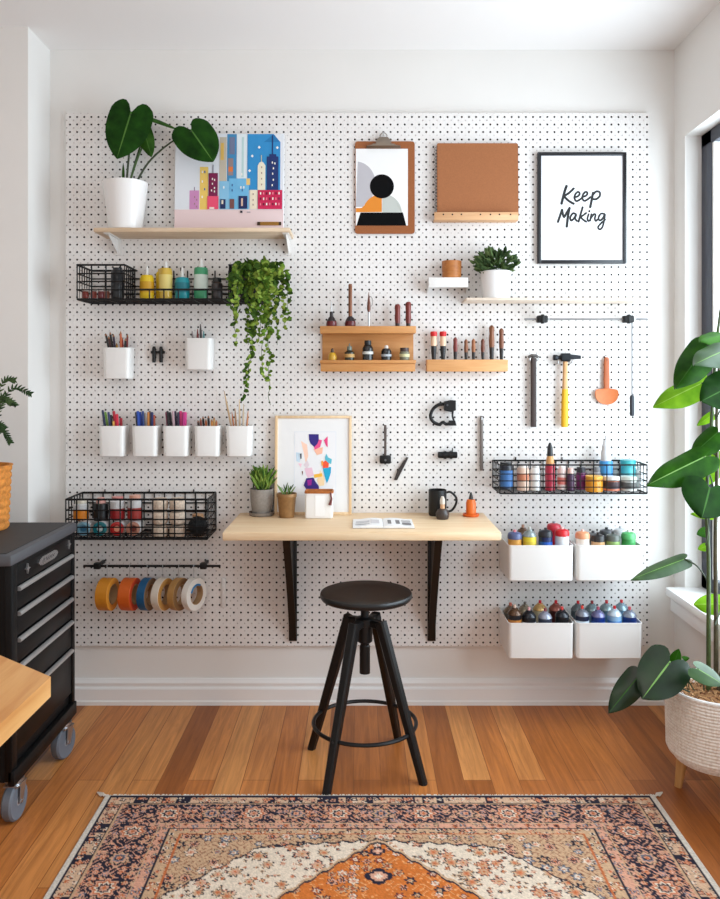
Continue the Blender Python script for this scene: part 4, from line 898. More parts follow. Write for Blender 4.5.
# ---------------------------------------------------------------- steel rail at the right and the tools below it
def rail():
    y = -.05; s = S(y); t = thing('tool_rail', 'slim steel rail with black clamps under the pale right shelf', 'rail', P(586, 319.2, y)); L = 61.5 * s
    MB().tube([(-L, 0, 0), (L, 0, 0)], .0036, 10).build('rod', M((128, 128, 128), .5), t)
    for px in (542, 628):
        x = (px - 586) * s; MB().box2((x - .019, -.014, -.013), (x + .019, .014, .013), 0, .004).box2((x - .006, -.016, -.017), (x + .006, .0, .017), 0, .003).build('clamp', BLACK, t)
        MB().box2((x - .006, .0141, -.006), (x + .006, -y - .0005, .006)).build('standoff', BLACK, t)
        MB().lathe([(.0052, 0), (.0052, .006)], 10, 0, (x + (.024 if px < 600 else .024), 0, -.003)).build('collar', STEEL, t)
    t = thing('screwdriver', 'long thin steel rod with dark handle hanging from the rail', 'tool', P(632, 416, -.042)); z = lambda py: H(py, -.042) - H(416, -.042); s = S(-.042)
    MB().lathe([(1.6 * s, 0), (2.3 * s, 1.5 * s), (2.3 * s, z(397)), (1.6 * s, z(395.5)), (.6 * s, z(395))], 14).build('handle', M((44, 50, 58), .45), t)
    MB().tube([(0, 0, z(395.2)), (0, 0, z(323))], .0024, 8).build('rod', M((120, 122, 126), .45), t)
    MB().tube([(0, 0, z(323)), (0, -.006, z(320)), (0, -.0075, z(317)), (0, -.001, z(315))], .0016, 6).build('hook', STEEL, t)
rail()
def pegs(t, pts, r=.0022):
    for a, b in pts:
        MB().tube([(a, -.0005 - t.location.y, b), (a, -.024 - t.location.y, b), (a, -.026 - t.location.y, b + .008)], r, 6).build('peg', STEEL, t)
def hammer_dark():
    y = -.016; t = thing('riffler_tool', 'slim dark T-headed tool hanging left of the hammer', 'tool', P(533.5, 427, y)); s = S(y); z = lambda py: H(py, y) - H(427, y)
    m = wood((66, 50, 46), (44, 32, 30), 2, 30)
    MB().loft([rrect(5.4 * s, 4.6 * s, 1.2 * s, zz, 3) for zz in (0, .003, z(362), z(358))]).build('handle', m, t)
    mb = MB(); mb.tube([(-5.5 * s, 0, z(357)), (-2 * s, 0, z(355.8)), (2.5 * s, 0, z(355.8)), (5 * s, 0, z(357.3))], [1.0 * s, 1.7 * s, 1.7 * s, 1.2 * s], 10); mb.lathe([(1.3 * s, z(358.5)), (1.5 * s, z(354.5))], 10); mb.build('head', M((110, 106, 104), .35, .9), t)
    pegs(t, [(-4 * s, z(360)), (4.6 * s, z(360))])
hammer_dark()
def hammer():
    y = -.022; t = thing('hammer', 'yellow-gripped hammer with black head hanging on the pegboard', 'hammer', P(565, 427, y)); s = S(y); z = lambda py: H(py, y) - H(427, y)
    MB().loft([rrect(a * s, a * .8 * s, a * .38 * s, z(py), 4, dx * s) for a, py, dx in ((6.6, 427, -.4), (7.2, 424.5, -.4), (6.8, 405, -.2), (6.2, 389, 0))]).build('grip', M((226, 170, 24), .45), t)
    MB().loft([rrect(a * s, a * .8 * s, a * .38 * s, z(py), 4, dx * s) for a, py, dx in ((5.6, 388.9, 0), (5.0, 372, .2), (4.6, 361, .3), (4.6, 353.4, .3))]).build('handle', wood((222, 178, 130), (200, 150, 100), 2, 20), t)
    hm = M((34, 36, 40), .4, .6); cx = .4 * s; mb = MB()
    mb.T = Matrix.Translation((cx, 0, z(357.6))) @ Matrix.Rotation(R(90), 4, 'Y')
    mb.loft([rrect(a * s, b * s, c * s, x * s, 4, dz * s) for a, b, c, x, dz in ((5.2, 5.2, 2.5, -12.2, 0), (5.6, 5.6, 2.7, -11.4, 0), (5.4, 5.4, 2.6, -8.4, 0), (3.8, 4.0, 1.9, -7.4, 0), (4.4, 5, 1.9, -5.2, -.2), (8.2, 7.4, 2.0, -4, -.2), (8.6, 7.6, 2.2, 4, -.2), (5.2, 5.2, 1.6, 5.4, -.6), (4.4, 4.6, 1.2, 10, -.6), (3.6, 4.4, 1.0, 15, -.3))])
    mb.build('head', hm, t)
    pegs(t, [(-7 * s, z(363)), (7 * s, z(363))])
hammer()
def paddle():
    y = -.013; t = thing('leather_scoop', 'tan half-round leather scoop with slim handle hanging on pegboard', 'scoop', P(606.5, 405, y)); s = S(y); z = lambda py: H(py, y) - H(405, y)
    m = M((196, 104, 48), .5, grain=.08, gscale=90)
    MB().loft([rrect(a * s, .010, .0045, z(py), 3) for a, py in ((5.6, 388.5), (6.2, 380), (5.6, 370), (5.4, 362), (4.8, 358.5), (2.4, 357.2))]).build('handle', wood((186, 100, 52), (160, 80, 40), 2, 20), t)
    pts = [(-10.5, 389.5), (-11.6, 391.5)] + [(-11.6 * math.cos(R(a)), 394.5 + 10.2 * math.sin(R(a))) for a in range(0, 181, 12)] + [(11.6, 391.5), (10.5, 389.5), (3, 388.3), (-3, 388.3)]
    mb = MB(); L = []
    for yy, k in ((-.005, .9), (-.0065, .98), (.0, 1.0), (.004, .96)): L.append([(a * s * k, yy, z(397) + (397 - b) * s * k) for a, b in pts])
    mb.loft(L).build('blade', m, t)
    MB().tube([(0, -.0002, z(360)), (0, -.0062, z(360))], .002, 8).build('eyelet', BLACK, t)
    MB().tube([(0, .0125, z(355.5)), (0, -.006, z(355.5)), (0, -.007, z(353))], .0018, 6).build('peg', STEEL, t)
paddle()
# ---------------------------------------------------------------- black clamp, strap, rods, tweezers
def cclamp():
    y = -.02; t = thing('spring_clamp', 'black C-shaped clamp hanging above the mug', 'clamp', P(443, 425.5, y)); s = S(y); q = lambda px, py: ((px - 443) * s, (425.5 - py) * s)
    mb = MB(); pts = [q(444, 401.5), q(451, 400), q(455.5, 400.5), q(455.5, 410), q(451, 412), q(444, 410.5)]
    mb.prism(pts, -.012, .012); mb.build('grip', BLACK, t)
    p = [q(445, 404), (q(438, 405)), q(432.5, 410), q(430.5, 416), q(432.5, 421), q(437, 424), q(441, 424.6)]
    MB().tube(spline([(a, 0, b) for a, b in p], 4), [.0062] * 25, 8).build('arm', BLACK, t)
    p = [q(440, 424.4), q(443, 422.2), q(446, 424.2), q(450, 423.6)]
    MB().tube(spline([(a, 0, b) for a, b in p], 4), .0058, 8).build('lower_jaw', BLACK, t)
    p = [q(453, 411), q(452.5, 416), q(454, 421)]
    MB().tube(spline([(a, 0, b) for a, b in p], 4), .0036, 8).build('screw_rod', BLACK, t)
    pts = [q(449, 420.5), q(455, 420.5), q(456.2, 425.5), q(448, 425.5)]; mb = MB(); mb.prism(pts, -.009, .009); mb.build('pad', BLACK, t)
    mb = MB(); a, b = q(447, 405); mb.T = Matrix.Translation((a, -.0122, b)) @ Matrix.Rotation(R(90), 4, 'X'); mb.lathe([(.0035, 0), (.003, .0015), (0, .002)], 10); mb.build('screw', M((90, 90, 94), .4, .7), t)
    MB().box2((.014, .0122, .062), (.03, .0192, .078)).build('hanger', BLACK, t)
cclamp()
def strap():
    y = -.016; t = thing('cable_clip', 'small black barrel clip holder below the C-shaped clamp', 'clip', P(447.5, 459, y)); s = S(y); z = (459 - 455) * s
    MB().tube([(-9.6 * s, 0, z), (-9 * s, 0, z), (9 * s, 0, z), (9.6 * s, 0, z)], [2.6 * s, 3.2 * s, 3.2 * s, 2.6 * s], 12).build('barrel', BLACK, t)
    for x in (-2.6, 3.4): MB().tube([((x - 1.3) * s, 0, z), ((x + 1.3) * s, 0, z)], 4.1 * s, 14).build('collar', BLACKM, t)
    MB().box2((4.4 * s, -.004, z - .002), (5.4 * s, .003, z + 7 * s), 0, .001).build('tab', BLACK, t)
strap()
def rod():
    y = -.008; t = thing('steel_file', 'plain thin steel file hanging upright right of the clamp', 'file', P(481.5, 470.5, y)); s = S(y)
    MB().loft([rrect(a * s, a * .7 * s, a * .2 * s, k * s, 3) for a, k in ((3.0, 0), (3.4, 2), (3.4, 50), (2.6, 53.5), (3.2, 54.5))]).build('blade', M((120, 112, 108), .4, .6), t)
    MB().tube([(0, .0075, 51 * s), (0, -.008, 51 * s), (0, -.009, 53.5 * s)], .0016, 6).build('peg', STEEL, t)
rod()
def holder():
    y = -.016; t = thing('scraper', 'slender scraper with black block handle left of the tweezers', 'tool', P(385.3, 465, y)); s = S(y)
    MB().loft([rrect(a * s, a * .55 * s, a * .2 * s, k * s, 3) for a, k in ((2.0, 0.5), (2.6, 12), (2.4, 22), (3.0, 36), (2.2, 40))]).build('blade', M((96, 86, 82), .4, .6), t)
    MB().box2((-5.6 * s, -.012, 1.5 * s), (5.6 * s, .0145, 9.5 * s), 0, .004).build('block_handle', BLACK, t)
    mb = MB(); mb.T = Matrix.Translation((0, -.0121, 5.2 * s)) @ Matrix.Rotation(R(90), 4, 'X'); mb.lathe([(.0042, 0), (.0036, .0015), (0, .002)], 10); mb.build('screw', M((110, 110, 112), .4, .7), t)
holder()
def tweezers():
    y = -.006; t = thing('tweezers', 'dark steel tweezers tilted on the pegboard above the book', 'tweezers', P(401.5, 480, y)); q = lambda px, py: ((px - 401.5) * S(y), (480 - py) * S(y))
    for sgn in (-1, 1):
        p = [q(395.6 + sgn * .7, 480), q(399.5 + sgn * 1.1, 471), q(405 + sgn * .8, 461.5), q(407.4, 458.4)]
        MB().tube([(a, sgn * .0015, b) for a, b in p], [.0036, .0044, .0034, .003], 8).build('arm', M((70, 64, 62), .4, .6), t)
    a, b = q(407.6, 457.2); MB().tube([q(406.4, 459.5)[:1] + (0,) + q(406.4, 459.5)[1:], (a, 0, b)], [.0046, .0036], 8).build('joint', M((90, 84, 80), .4, .6), t)
    a, b = q(407.3, 456.5); MB().tube([(a, .0055, b + .0045), (a, -.006, b + .0045), (a, -.007, b + .009)], .0014, 6).build('peg', STEEL, t)
tweezers()
# ---------------------------------------------------------------- right wire basket
RBY = -.16; RZ0 = H(493.5, RBY); RZ1 = H(465, RBY); rx0 = X(496, RBY * .5); rx1 = X(647, RBY); n = 11
wire_basket('wire_basket', 'shallow black wire basket of paint bottles at the right', (rx0, -.004, RZ0), rx1 - rx0, -RBY - .004, RZ1 - RZ0, [(rx1 - rx0) * k / n for k in range(n + 1)], [0, .022, .044, .068, RZ1 - RZ0], [.03 * k for k in range(1, 5)], r=.0019)
zb = RZ0 + .0062; gB = 'bottles in the right basket'
def rb(px, y, segs, label, cat='jar', name='paint_jar'): con(name, label, cat, px, y, segs, gB, zb, 20)
rb(506, -.085, [('body', M((24, 28, 40), .3), [(6.2, None), (6.8, 489), (6.8, 466), (6.2, 465)]), ('label_band', M((60, 110, 170), .5), [(6.9, 487), (6.9, 470)]), ('cap', M((22, 24, 28), .4), [(6, 464.9), (6, 462.2), (0, 462)])], 'dark jar with blue label at the left end of the right basket')
rb(523, -.09, [('body', M((222, 190, 170), .4), [(5.4, None), (6, 490), (6, 469), (5, 467.5)]), ('label_band', M((206, 130, 96), .5), [(6.1, 480), (6.1, 473)]), ('cap', M((236, 226, 220), .4), [(4.6, 467.4), (4.6, 465.3), (0, 465)])], 'pale pink bottle second from the left in the right basket', 'bottle', 'paint_bottle')
rb(535.5, -.09, [('body', M((228, 226, 224), .35), [(4.6, None), (5.2, 490), (5.2, 470), (4, 468)]), ('cap', M((206, 206, 206), .4), [(3.4, 467.9), (3.4, 465.5), (0, 465.2)])], 'plain white bottle third from the left in the right basket', 'bottle', 'paint_bottle')
rb(550, -.095, [('body', M((170, 34, 60), .3), [(4.4, None), (4.8, 490), (4.8, 466), (4.2, 463.5)]), ('shoulder', M((206, 150, 90), .35), [(4.2, 463.4), (4.0, 460.5), (3.1, 456)]), ('nozzle', M((30, 30, 34), .4), [(3.0, 455.9), (2.6, 447.5), (1.2, 443), (0, 442.4)])], 'tall crimson bottle with black pointed nozzle in the right basket', 'bottle', 'paint_bottle')
rb(562, -.08, [('body', M((226, 206, 200), .35), [(4.2, None), (4.6, 489), (4.6, 470), (3.4, 468)]), ('label_band', M((216, 120, 110), .5), [(4.7, 484), (4.7, 477)]), ('cap', M((240, 236, 232), .4), [(3, 467.9), (3, 466), (0, 465.8)])], 'white bottle with salmon label right of the crimson bottle', 'bottle', 'paint_bottle')
rb(570.5, -.10, [('body', M((70, 40, 70), .3), [(3.4, None), (3.8, 490), (3.8, 476), (3, 474)]), ('cap', M((226, 190, 180), .4), [(2.8, 473.9), (2.8, 468), (0, 467.8)])], 'small plum bottle with pale cap in the right basket', 'bottle', 'paint_bottle')
rb(581, -.075, [('body', M((120, 40, 100), .3), [(4.6, None), (5, 489), (5, 474), (4.4, 472.5)]), ('lid', M((40, 40, 50), .4), [(4.2, 472.4), (4.2, 467.2), (0, 467)])], 'purple jar with dark lid behind the orange jar')
rb(594, -.118, [('body', M((226, 150, 30), .3), [(7.8, None), (8.5, 491), (8.5, 480), (8, 478.5)]), ('lid', M((236, 176, 60), .4), [(8.4, 478.4), (8.4, 475.8), (0, 475.5)])], 'bright orange paint jar at the front of the right basket')
rb(598, -.055, [('body', M((196, 200, 206), .3), [(4.6, None), (5, 488), (5, 474), (4, 472)]), ('lid', M((150, 156, 164), .35), [(3.8, 471.9), (3.8, 467), (0, 466.8)])], 'grey glass jar behind the orange jar')
rb(606, -.06, [('body', M((60, 140, 200), .3), [(6, None), (6.6, 488), (6.6, 462), (6, 460.8)]), ('sprayer', M((206, 208, 212), .35), [(5.0, 460.7), (4.9, 451.5), (4.0, 450), (4.3, 446), (3.4, 444.8), (2.6, 441), (1.2, 439.5), (1.0, 436), (0, 435)])], 'blue bottle with tall grey sprayer top in the right basket', 'bottle', 'spray_bottle')
rb(611.5, -.118, [('body', M((206, 120, 90), .3), [(7.4, None), (8, 490), (8, 480)]), ('label_band', M((70, 50, 56), .5), [(8.1, 488), (8.1, 481)]), ('lid', M((236, 230, 226), .4), [(8.0, 479.9), (8, 476.3), (0, 476)])], 'salmon jar with white lid in front of the sprayer bottle')
rb(628.5, -.118, [('body', M((206, 206, 200), .3), [(7.6, None), (8.2, 490), (8.2, 480)]), ('label_band', M((90, 90, 88), .5), [(8.3, 488), (8.3, 481.5)]), ('lid', M((216, 222, 212), .4), [(8.1, 479.9), (8.1, 476.3), (0, 476)])], 'off-white jar with grey label in front of the teal bottle')
rb(628, -.06, [('body', M((70, 170, 180), .3), [(7, None), (7.6, 488), (7.6, 468), (7, 466.5)]), ('cap', M((60, 166, 172), .35), [(7.6, 466.4), (7.6, 459.8), (0, 459.5)])], 'teal-capped bottle at the right end of the right basket', 'bottle', 'paint_bottle')
rb(640, -.075, [('body', M((226, 226, 226), .3), [(4, None), (4.6, 488), (4.6, 472), (3, 470)]), ('cap', M((206, 206, 206), .35), [(2.8, 469.9), (2.8, 466.5), (0, 466.3)])], 'small clear white bottle beside the teal-capped bottle', 'bottle', 'paint_bottle')
# ---------------------------------------------------------------- white bins of spray cans
def bin_(px0, px1, py0, py1, label):
    yf = -.21; x0, x1 = X(px0, yf), X(px1, yf); z1, z0 = H(py0, yf), H(py1, yf); w_ = x1 - x0; h = z1 - z0; d = .2; c = (x0 + x1) / 2
    t = thing('storage_bin', label, 'bin', (c, -.008 - d / 2, z0), 'white bins on the pegboard'); k = .0025; r = .012; tp = .985
    L = [rrect(w_ * tp - .008, d * .96 - .008, r, 0), rrect(w_ * tp, d * .96, r, .004), rrect(w_ - .002, d - .002, r, h - .006), rrect(w_, d, r, h - .005), rrect(w_, d, r, h), rrect(w_ - 2 * k, d - 2 * k, r - k, h), rrect(w_ * tp - 2 * k, d * .96 - 2 * k, r - k, .0065)]
    MB().loft(L).build('body', WHITEP, t)
    for sx in (-.06, .06): MB().box2((sx - .012, d / 2 + .0001, h - .04), (sx + .012, d / 2 + .0075, h - .006), 0, .001).build('hanger', WHITEP, t)
    return (c, z0, h, w_)
bins = {k: bin_(*a) for k, a in {'ul': (508.5, 574.3, 545.5, 582, 'upper left white bin of mixed spray cans beside the desk'), 'ur': (577, 643, 545.5, 582, 'upper right white bin with green and peach spray cans'),
                                 'll': (508.5, 574.3, 623.3, 660, 'lower left white bin of black-topped spray cans'), 'lr': (577, 643, 623.3, 660, 'lower right white bin of blue spray cans')}.items()}
def spray(b, px, row, top, col, lab2, dome, cap, label, rp=6.95, style='dome'):
    c, z0, h, w_ = bins[b]; y = -.168 if row == 0 else -.075
    s = S(y); zb = z0 + .0072; r = rp * s; zt = H(top, y) - zb; x = X(px, y)
    x = max(c - w_ * .4925 + .0035 + r, min(c + w_ * .4925 - .0035 - r, x))
    t = thing('spray_can', label, 'spray can', (x, y, zb), 'spray cans in the white bins')
    sh = zt - 9.6 * s if style == 'dome' else zt - 9 * s
    MB().lathe([(r * .9, 0), (r * .97, .002), (r * .97, sh)], 24).build('body', M(col, .3, .1), t)
    MB().lathe([(r * .985, sh * .25), (r * .985, sh - 4.5 * s)], 24).build('paper_label', M(lab2, .45), t)
    if style == 'dome':
        MB().lathe([(r * 1.0, sh), (r * 1.02, sh + .0015), (r * .95, sh + 1.6 * s), (r * .8, sh + 3.4 * s), (r * .56, sh + 4.9 * s), (r * .42, sh + 5.4 * s), (r * .4, sh + 6.4 * s), (r * .2, sh + 6.6 * s)], 24).build('shoulder', M(dome, .25, .35), t)
        MB().lathe([(r * .2, sh + 6.5 * s), (r * .22, sh + 8.4 * s), (r * .2, zt - .2 * s), (0, zt)], 12).build('nozzle', M(cap, .4), t)
    else:
        MB().lathe([(r * 1.0, sh), (r * 1.03, sh + .001), (r * 1.03, sh + 3.4 * s), (r * .9, sh + 5.6 * s), (r * .5, sh + 6.6 * s), (r * .24, sh + 6.8 * s)], 24).build('cap', M(dome, .35), t)
        MB().lathe([(r * .22, sh + 6.7 * s), (r * .22, zt - .3 * s), (0, zt)], 12).build('nozzle', M(cap, .4), t)
    if style == 'band': pass
RD = (196, 30, 40); SIL = (170, 174, 182); DK = (26, 27, 32)
xs4 = (517, 532, 547.5, 564)
f4 = ['first', 'second', 'third', 'fourth']
def row(b, r, where, specs):
    for k, (px, top, col, l2, dome, cap, desc, style) in enumerate(specs):
        spray(b, px, r, top, col, l2, dome, cap, '%s spray can, %s in the %s row of the %s bin' % (desc, f4[k], 'front' if r == 0 else 'back', where), style=style)
row('ll', 1, 'lower left', [(510.5, 602.5, (90, 80, 70), (80, 70, 60), (120, 104, 88), (200, 110, 90), 'dull brown', 'dome'), (525, 601.5, (120, 110, 90), (120, 110, 90), (150, 140, 120), (110, 100, 90), 'khaki grey', 'dome'), (540, 600, (200, 190, 160), (210, 200, 170), (206, 170, 110), RD, 'tan-shouldered', 'dome'), (557.5, 600, (70, 24, 28), (80, 24, 28), (150, 90, 80), RD, 'dark maroon', 'dome')])
row('ll', 0, 'lower left', [(513.5, 604.5, DK, (190, 120, 50), (90, 64, 46), (220, 190, 170), 'bronze-shouldered', 'dome'), (529, 607, DK, (206, 214, 224), (34, 36, 42), (226, 170, 170), 'white-labelled black-topped', 'dome'), (545, 608, (60, 64, 80), (200, 206, 214), (150, 154, 170), (130, 60, 70), 'silver-topped pale-labelled', 'dome'), (562, 606.5, (18, 19, 22), (30, 30, 34), (40, 42, 48), (216, 70, 70), 'glossy all-black', 'dome')])
row('lr', 1, 'lower right', [(578, 600.5, (60, 70, 76), (60, 70, 80), (110, 120, 124), RD, 'slate grey', 'dome'), (592, 600.5, (120, 150, 170), (120, 150, 170), (130, 150, 156), (150, 60, 60), 'misty blue', 'dome'), (606.5, 600, (90, 120, 140), (90, 130, 160), (140, 160, 164), RD, 'grey-blue', 'dome'), (625, 599.5, (90, 130, 160), (100, 140, 170), (130, 154, 166), RD, 'pale steel blue', 'dome')])
row('lr', 0, 'lower right', [(582, 605.5, (30, 36, 60), (210, 220, 230), (120, 124, 136), (220, 70, 60), 'navy and white', 'dome'), (598, 606.5, (24, 50, 120), (26, 90, 170), (110, 110, 150), (170, 80, 100), 'deep blue', 'dome'), (614.5, 605.5, (150, 190, 224), (60, 130, 200), (190, 206, 220), RD, 'light sky blue', 'dome'), (629.5, 606.5, (26, 50, 110), (30, 80, 160), (130, 136, 150), (190, 80, 90), 'royal blue', 'dome')])
row('ul', 1, 'upper left', [(523, 524.5, (40, 30, 26), (36, 28, 24), (100, 76, 60), (170, 130, 110), 'dark brown', 'dome'), (554, 521, (190, 24, 50), (190, 24, 50), (196, 40, 60), (150, 150, 156), 'crimson', 'cap')])
row('ul', 0, 'upper left', [(513, 529.5, (206, 150, 70), (206, 150, 80), (80, 90, 130), (220, 130, 140), 'orange blue-capped', 'cap'), (529.5, 526.5, (226, 206, 60), (214, 190, 60), (140, 150, 150), (190, 190, 184), 'yellow grey-topped', 'dome'), (545.5, 527.5, (22, 40, 90), (24, 90, 180), (24, 26, 36), (30, 30, 34), 'dark navy black-topped', 'cap'), (562, 526.5, (226, 226, 230), (226, 228, 232), (206, 26, 36), (226, 180, 176), 'red-capped white', 'cap')])
row('ur', 1, 'upper right', [(593, 530.5, (80, 90, 84), (90, 110, 90), (100, 104, 108), (80, 80, 84), 'charcoal grey', 'cap'), (606.5, 527, (60, 62, 66), (60, 62, 66), (70, 72, 78), (60, 60, 64), 'tall dark grey', 'cap'), (620.5, 526, (190, 196, 196), (190, 196, 196), (200, 204, 206), (180, 184, 190), 'silver white', 'cap')])
row('ur', 0, 'upper right', [(582.5, 529, (236, 222, 210), (240, 232, 226), (222, 150, 110), (220, 190, 180), 'peach-capped white', 'cap'), (598, 532, (222, 176, 130), (226, 186, 140), (30, 28, 30), (40, 36, 36), 'tan black-capped', 'cap'), (613, 531.5, (150, 180, 110), (160, 190, 120), (90, 96, 90), (60, 62, 60), 'light green', 'cap'), (628.5, 529.5, (60, 150, 80), (70, 160, 90), (80, 170, 100), (206, 214, 206), 'bright green', 'cap')])
# ---------------------------------------------------------------- things on the desk
def leaning_frame():
    y = -.040; zb = DZ + .0003; o = (313.3, CY + (CH - zb) / S(y)); q = plane_art(o, y)
    x0, z1 = q(274.6, 415.5); x1 = q(351.6, 0)[0]
    t = thing('framed_print', 'pale wood framed abstract colour print leaning on the desk', 'framed print', (X(o[0], y), y - .012, zb), rot=(R(-4.5), 0, 0)); fw = 2.7 * S(y)
    mb = MB(); d = .018
    mb.box2((x0, 0, 0), (x0 + fw, d, z1), 0, .001); mb.box2((x1 - fw, 0, 0), (x1, d, z1), 0, .001); mb.box2((x0 + fw - .0004, 0, 0), (x1 - fw + .0004, d, fw), 0, .001); mb.box2((x0 + fw - .0004, 0, z1 - fw), (x1 - fw + .0004, d, z1), 0, .001)
    mb.build('frame', PINE_V, t)
    cols = {}; mats = [M((236, 235, 234), .6)]; mb = MB().box2((x0 + fw, .005, fw), (x1 - fw, .016, z1 - fw))
    kk = z1 / (830 - 50)
    def c(cx, cy): return ((cx - 341.5) * kk * .985, (830 - cy) * kk)
    def shp(col, *pts):
        if col not in cols: cols[col] = len(mats); mats.append(M(col, .7))
        lay[0] -= .0001; flat_piece(mb, [c(*p) for p in pts], lay[0], cols[col], .0003)
    lay = [.005]
    shp((228, 230, 234), (185, 680), (525, 680), (525, 175), (185, 175)); shp((236, 235, 236), (192, 672), (518, 672), (518, 182), (192, 182))
    shp((198, 218, 232), (200, 340), (235, 345), (230, 420), (205, 410)); shp((248, 206, 184), (240, 250), (290, 280), (300, 370), (280, 430), (262, 340)); shp((240, 196, 208), (220, 425), (250, 430), (240, 462))
    shp((236, 196, 212), (270, 465), (330, 460), (345, 520), (300, 545), (285, 520)); shp((226, 210, 216), (290, 400), (310, 440), (290, 470), (262, 440)); shp((248, 216, 170), (370, 560), (400, 480), (430, 540), (430, 600), (390, 606)); shp((246, 184, 60), (345, 515), (410, 505), (415, 530), (350, 542))
    shp((248, 188, 160), (340, 315), (370, 362), (412, 350), (418, 300)); shp((232, 76, 136), (385, 238), (410, 245), (395, 300), (352, 320), (342, 290)); shp((44, 26, 122), (303, 197), (383, 197), (384, 245), (372, 275), (348, 298), (318, 272), (306, 240))
    shp((230, 66, 128), (425, 245), (455, 214), (456, 300), (444, 290)); shp((90, 186, 204), (446, 350), (460, 380), (490, 395), (484, 432), (440, 420), (434, 380)); shp((20, 166, 206), (417, 465), (484, 455), (482, 500), (468, 545), (450, 584), (432, 530)); shp((242, 84, 48), (416, 420), (440, 404), (466, 428), (462, 462), (418, 465)); shp((250, 160, 60), (404, 410), (418, 404), (420, 440), (408, 450))
    shp((50, 22, 116), (265, 600), (285, 545), (342, 538), (362, 575), (386, 606), (390, 655), (346, 655), (342, 628), (285, 630)); shp((150, 20, 136), (292, 560), (330, 553), (326, 598), (298, 602)); shp((30, 40, 60), (234, 352), (246, 348), (246, 390), (238, 392)); shp((110, 50, 40), (248, 490), (258, 488), (256, 522))
    mb.build('abstract_print', mats, t)
leaning_frame()
DY0 = lambda y: CY + (CH - DZ) / S(y)
def on_desk(py):   # depth of a desk point seen at row py
    return (CH - DZ) * F / (py - CY) - D0
yp = on_desk(513); yp = -.06
def mug():
    y = -.062; s = S(y); zb = DZ + .0003; px = 437.5; t = thing('mug', 'black coffee mug on the desk below the clamp', 'mug', (X(px, y), y, zb)); r = 9 * s; h = H(489.5, y) - zb
    MB().lathe([(r * .9, 0), (r * .95, .002), (r, .006), (r, h - .001), (r * .97, h), (r * .93, h - .001), (r * .92, .006), (0, .006)], 32).build('cup', BLACKM, t)
    MB().tube(spline([(r * .97, 0, h * .88), (r * 1.45, 0, h * .9), (r * 2.05, 0, h * .70), (r * 2.05, 0, h * .45), (r * 1.6, 0, h * .2), (r * .97, 0, h * .14)], 5), .0042, 10).build('handle', BLACKM, t)
mug()
def vase():
    y = on_desk(519) ; s = S(y); b = DY0(y)
    con('bud_vase', 'small dark bud vase with pale neck in front of mug', 'vase', 442.5, y, [('body', M((58, 48, 44), .35), [(5.4, None), (6.6, b - 2), (6.7, b - 6), (5, b - 9.5), (3, b - 10.5)]), ('neck', M((206, 160, 120), .5), [(2.3, b - 10.4), (2.2, b - 15)]), ('stopper', M((206, 196, 184), .5), [(2.6, b - 15), (2.6, b - 19), (1.4, b - 22.5), (0, b - 23)])], zb=DZ + .0003)
vase()
def glue():
    y = -.075; b = DY0(y)
    con('glue_bottle', 'orange glue bottle with black tip on an orange dish', 'bottle', 471, y, [('dish', M((222, 96, 20), .4), [(7.4, None), (8.2, b - 1), (8.3, b - 2.4), (7.6, b - 2.6), (6, b - 1.6)]), ('body', M((226, 108, 30), .35), [(4.9, b - 1.7), (5.1, b - 4), (5.0, b - 13), (4, b - 16.5), (2.4, b - 17)]), ('nozzle', M((44, 42, 40), .4), [(2.5, b - 17), (1.8, b - 20), (.8, b - 23.5), (0, b - 24)])], zb=DZ + .0003)
glue()
def book():
    y0, y1 = on_desk(528.5), on_desk(520.5); zb = DZ + .0003; t = thing('open_book', 'open white magazine lying flat on the desk', 'magazine', (X(383, (y0 + y1) / 2), (y0 + y1) / 2, zb)); d = (y1 - y0) / 2; hw = .102
    MB().box2((-hw - .001, -d - .001, 0), (hw + .001, d + .001, .0012)).build('cover', M((150, 150, 154), .5), t)
    for sg in (-1, 1):
        L = []
        for k in range(9):
            q = k / 8; x = sg * (.0006 + (hw - .0006) * q); zt = .0045 + .006 * math.sin(math.pi * min(1, q * 1.15 + .08)) * (1 - q * .55)
            L.append([(x, -d, .0014), (x, d, .0014), (x, d, zt), (x, -d, zt)])
        p = MB().loft(L).build('pages', PAPER, t)
        mb = MB(); rnd = random.Random(5 + sg)
        for (a, b, c, e, mi) in ([(.15, .55, -.5, .45, 0), (.62, .92, .1, .55, 1), (.62, .92, -.6, -.1, 0)] if sg > 0 else [(.12, .4, -.4, .5, 2), (.45, .92, -.6, -.4, 1), (.45, .9, -.1, .35, 2)]):
            pts = []
            for qq, yy in ((a, c), (b, c), (b, e), (a, e)):
                zt = .0045 + .006 * math.sin(math.pi * min(1, qq * 1.15 + .08)) * (1 - qq * .55); pts.append((sg * (.0006 + (hw - .0006) * qq), d * yy, zt + .0008))
            mb.loft([pts, [(u, v, z + .0002) for u, v, z in pts]], mi)
        mb.build('printed_picture', [M((120, 118, 120), .6), M((190, 188, 188), .6), M((210, 208, 210), .6)], p)
book()
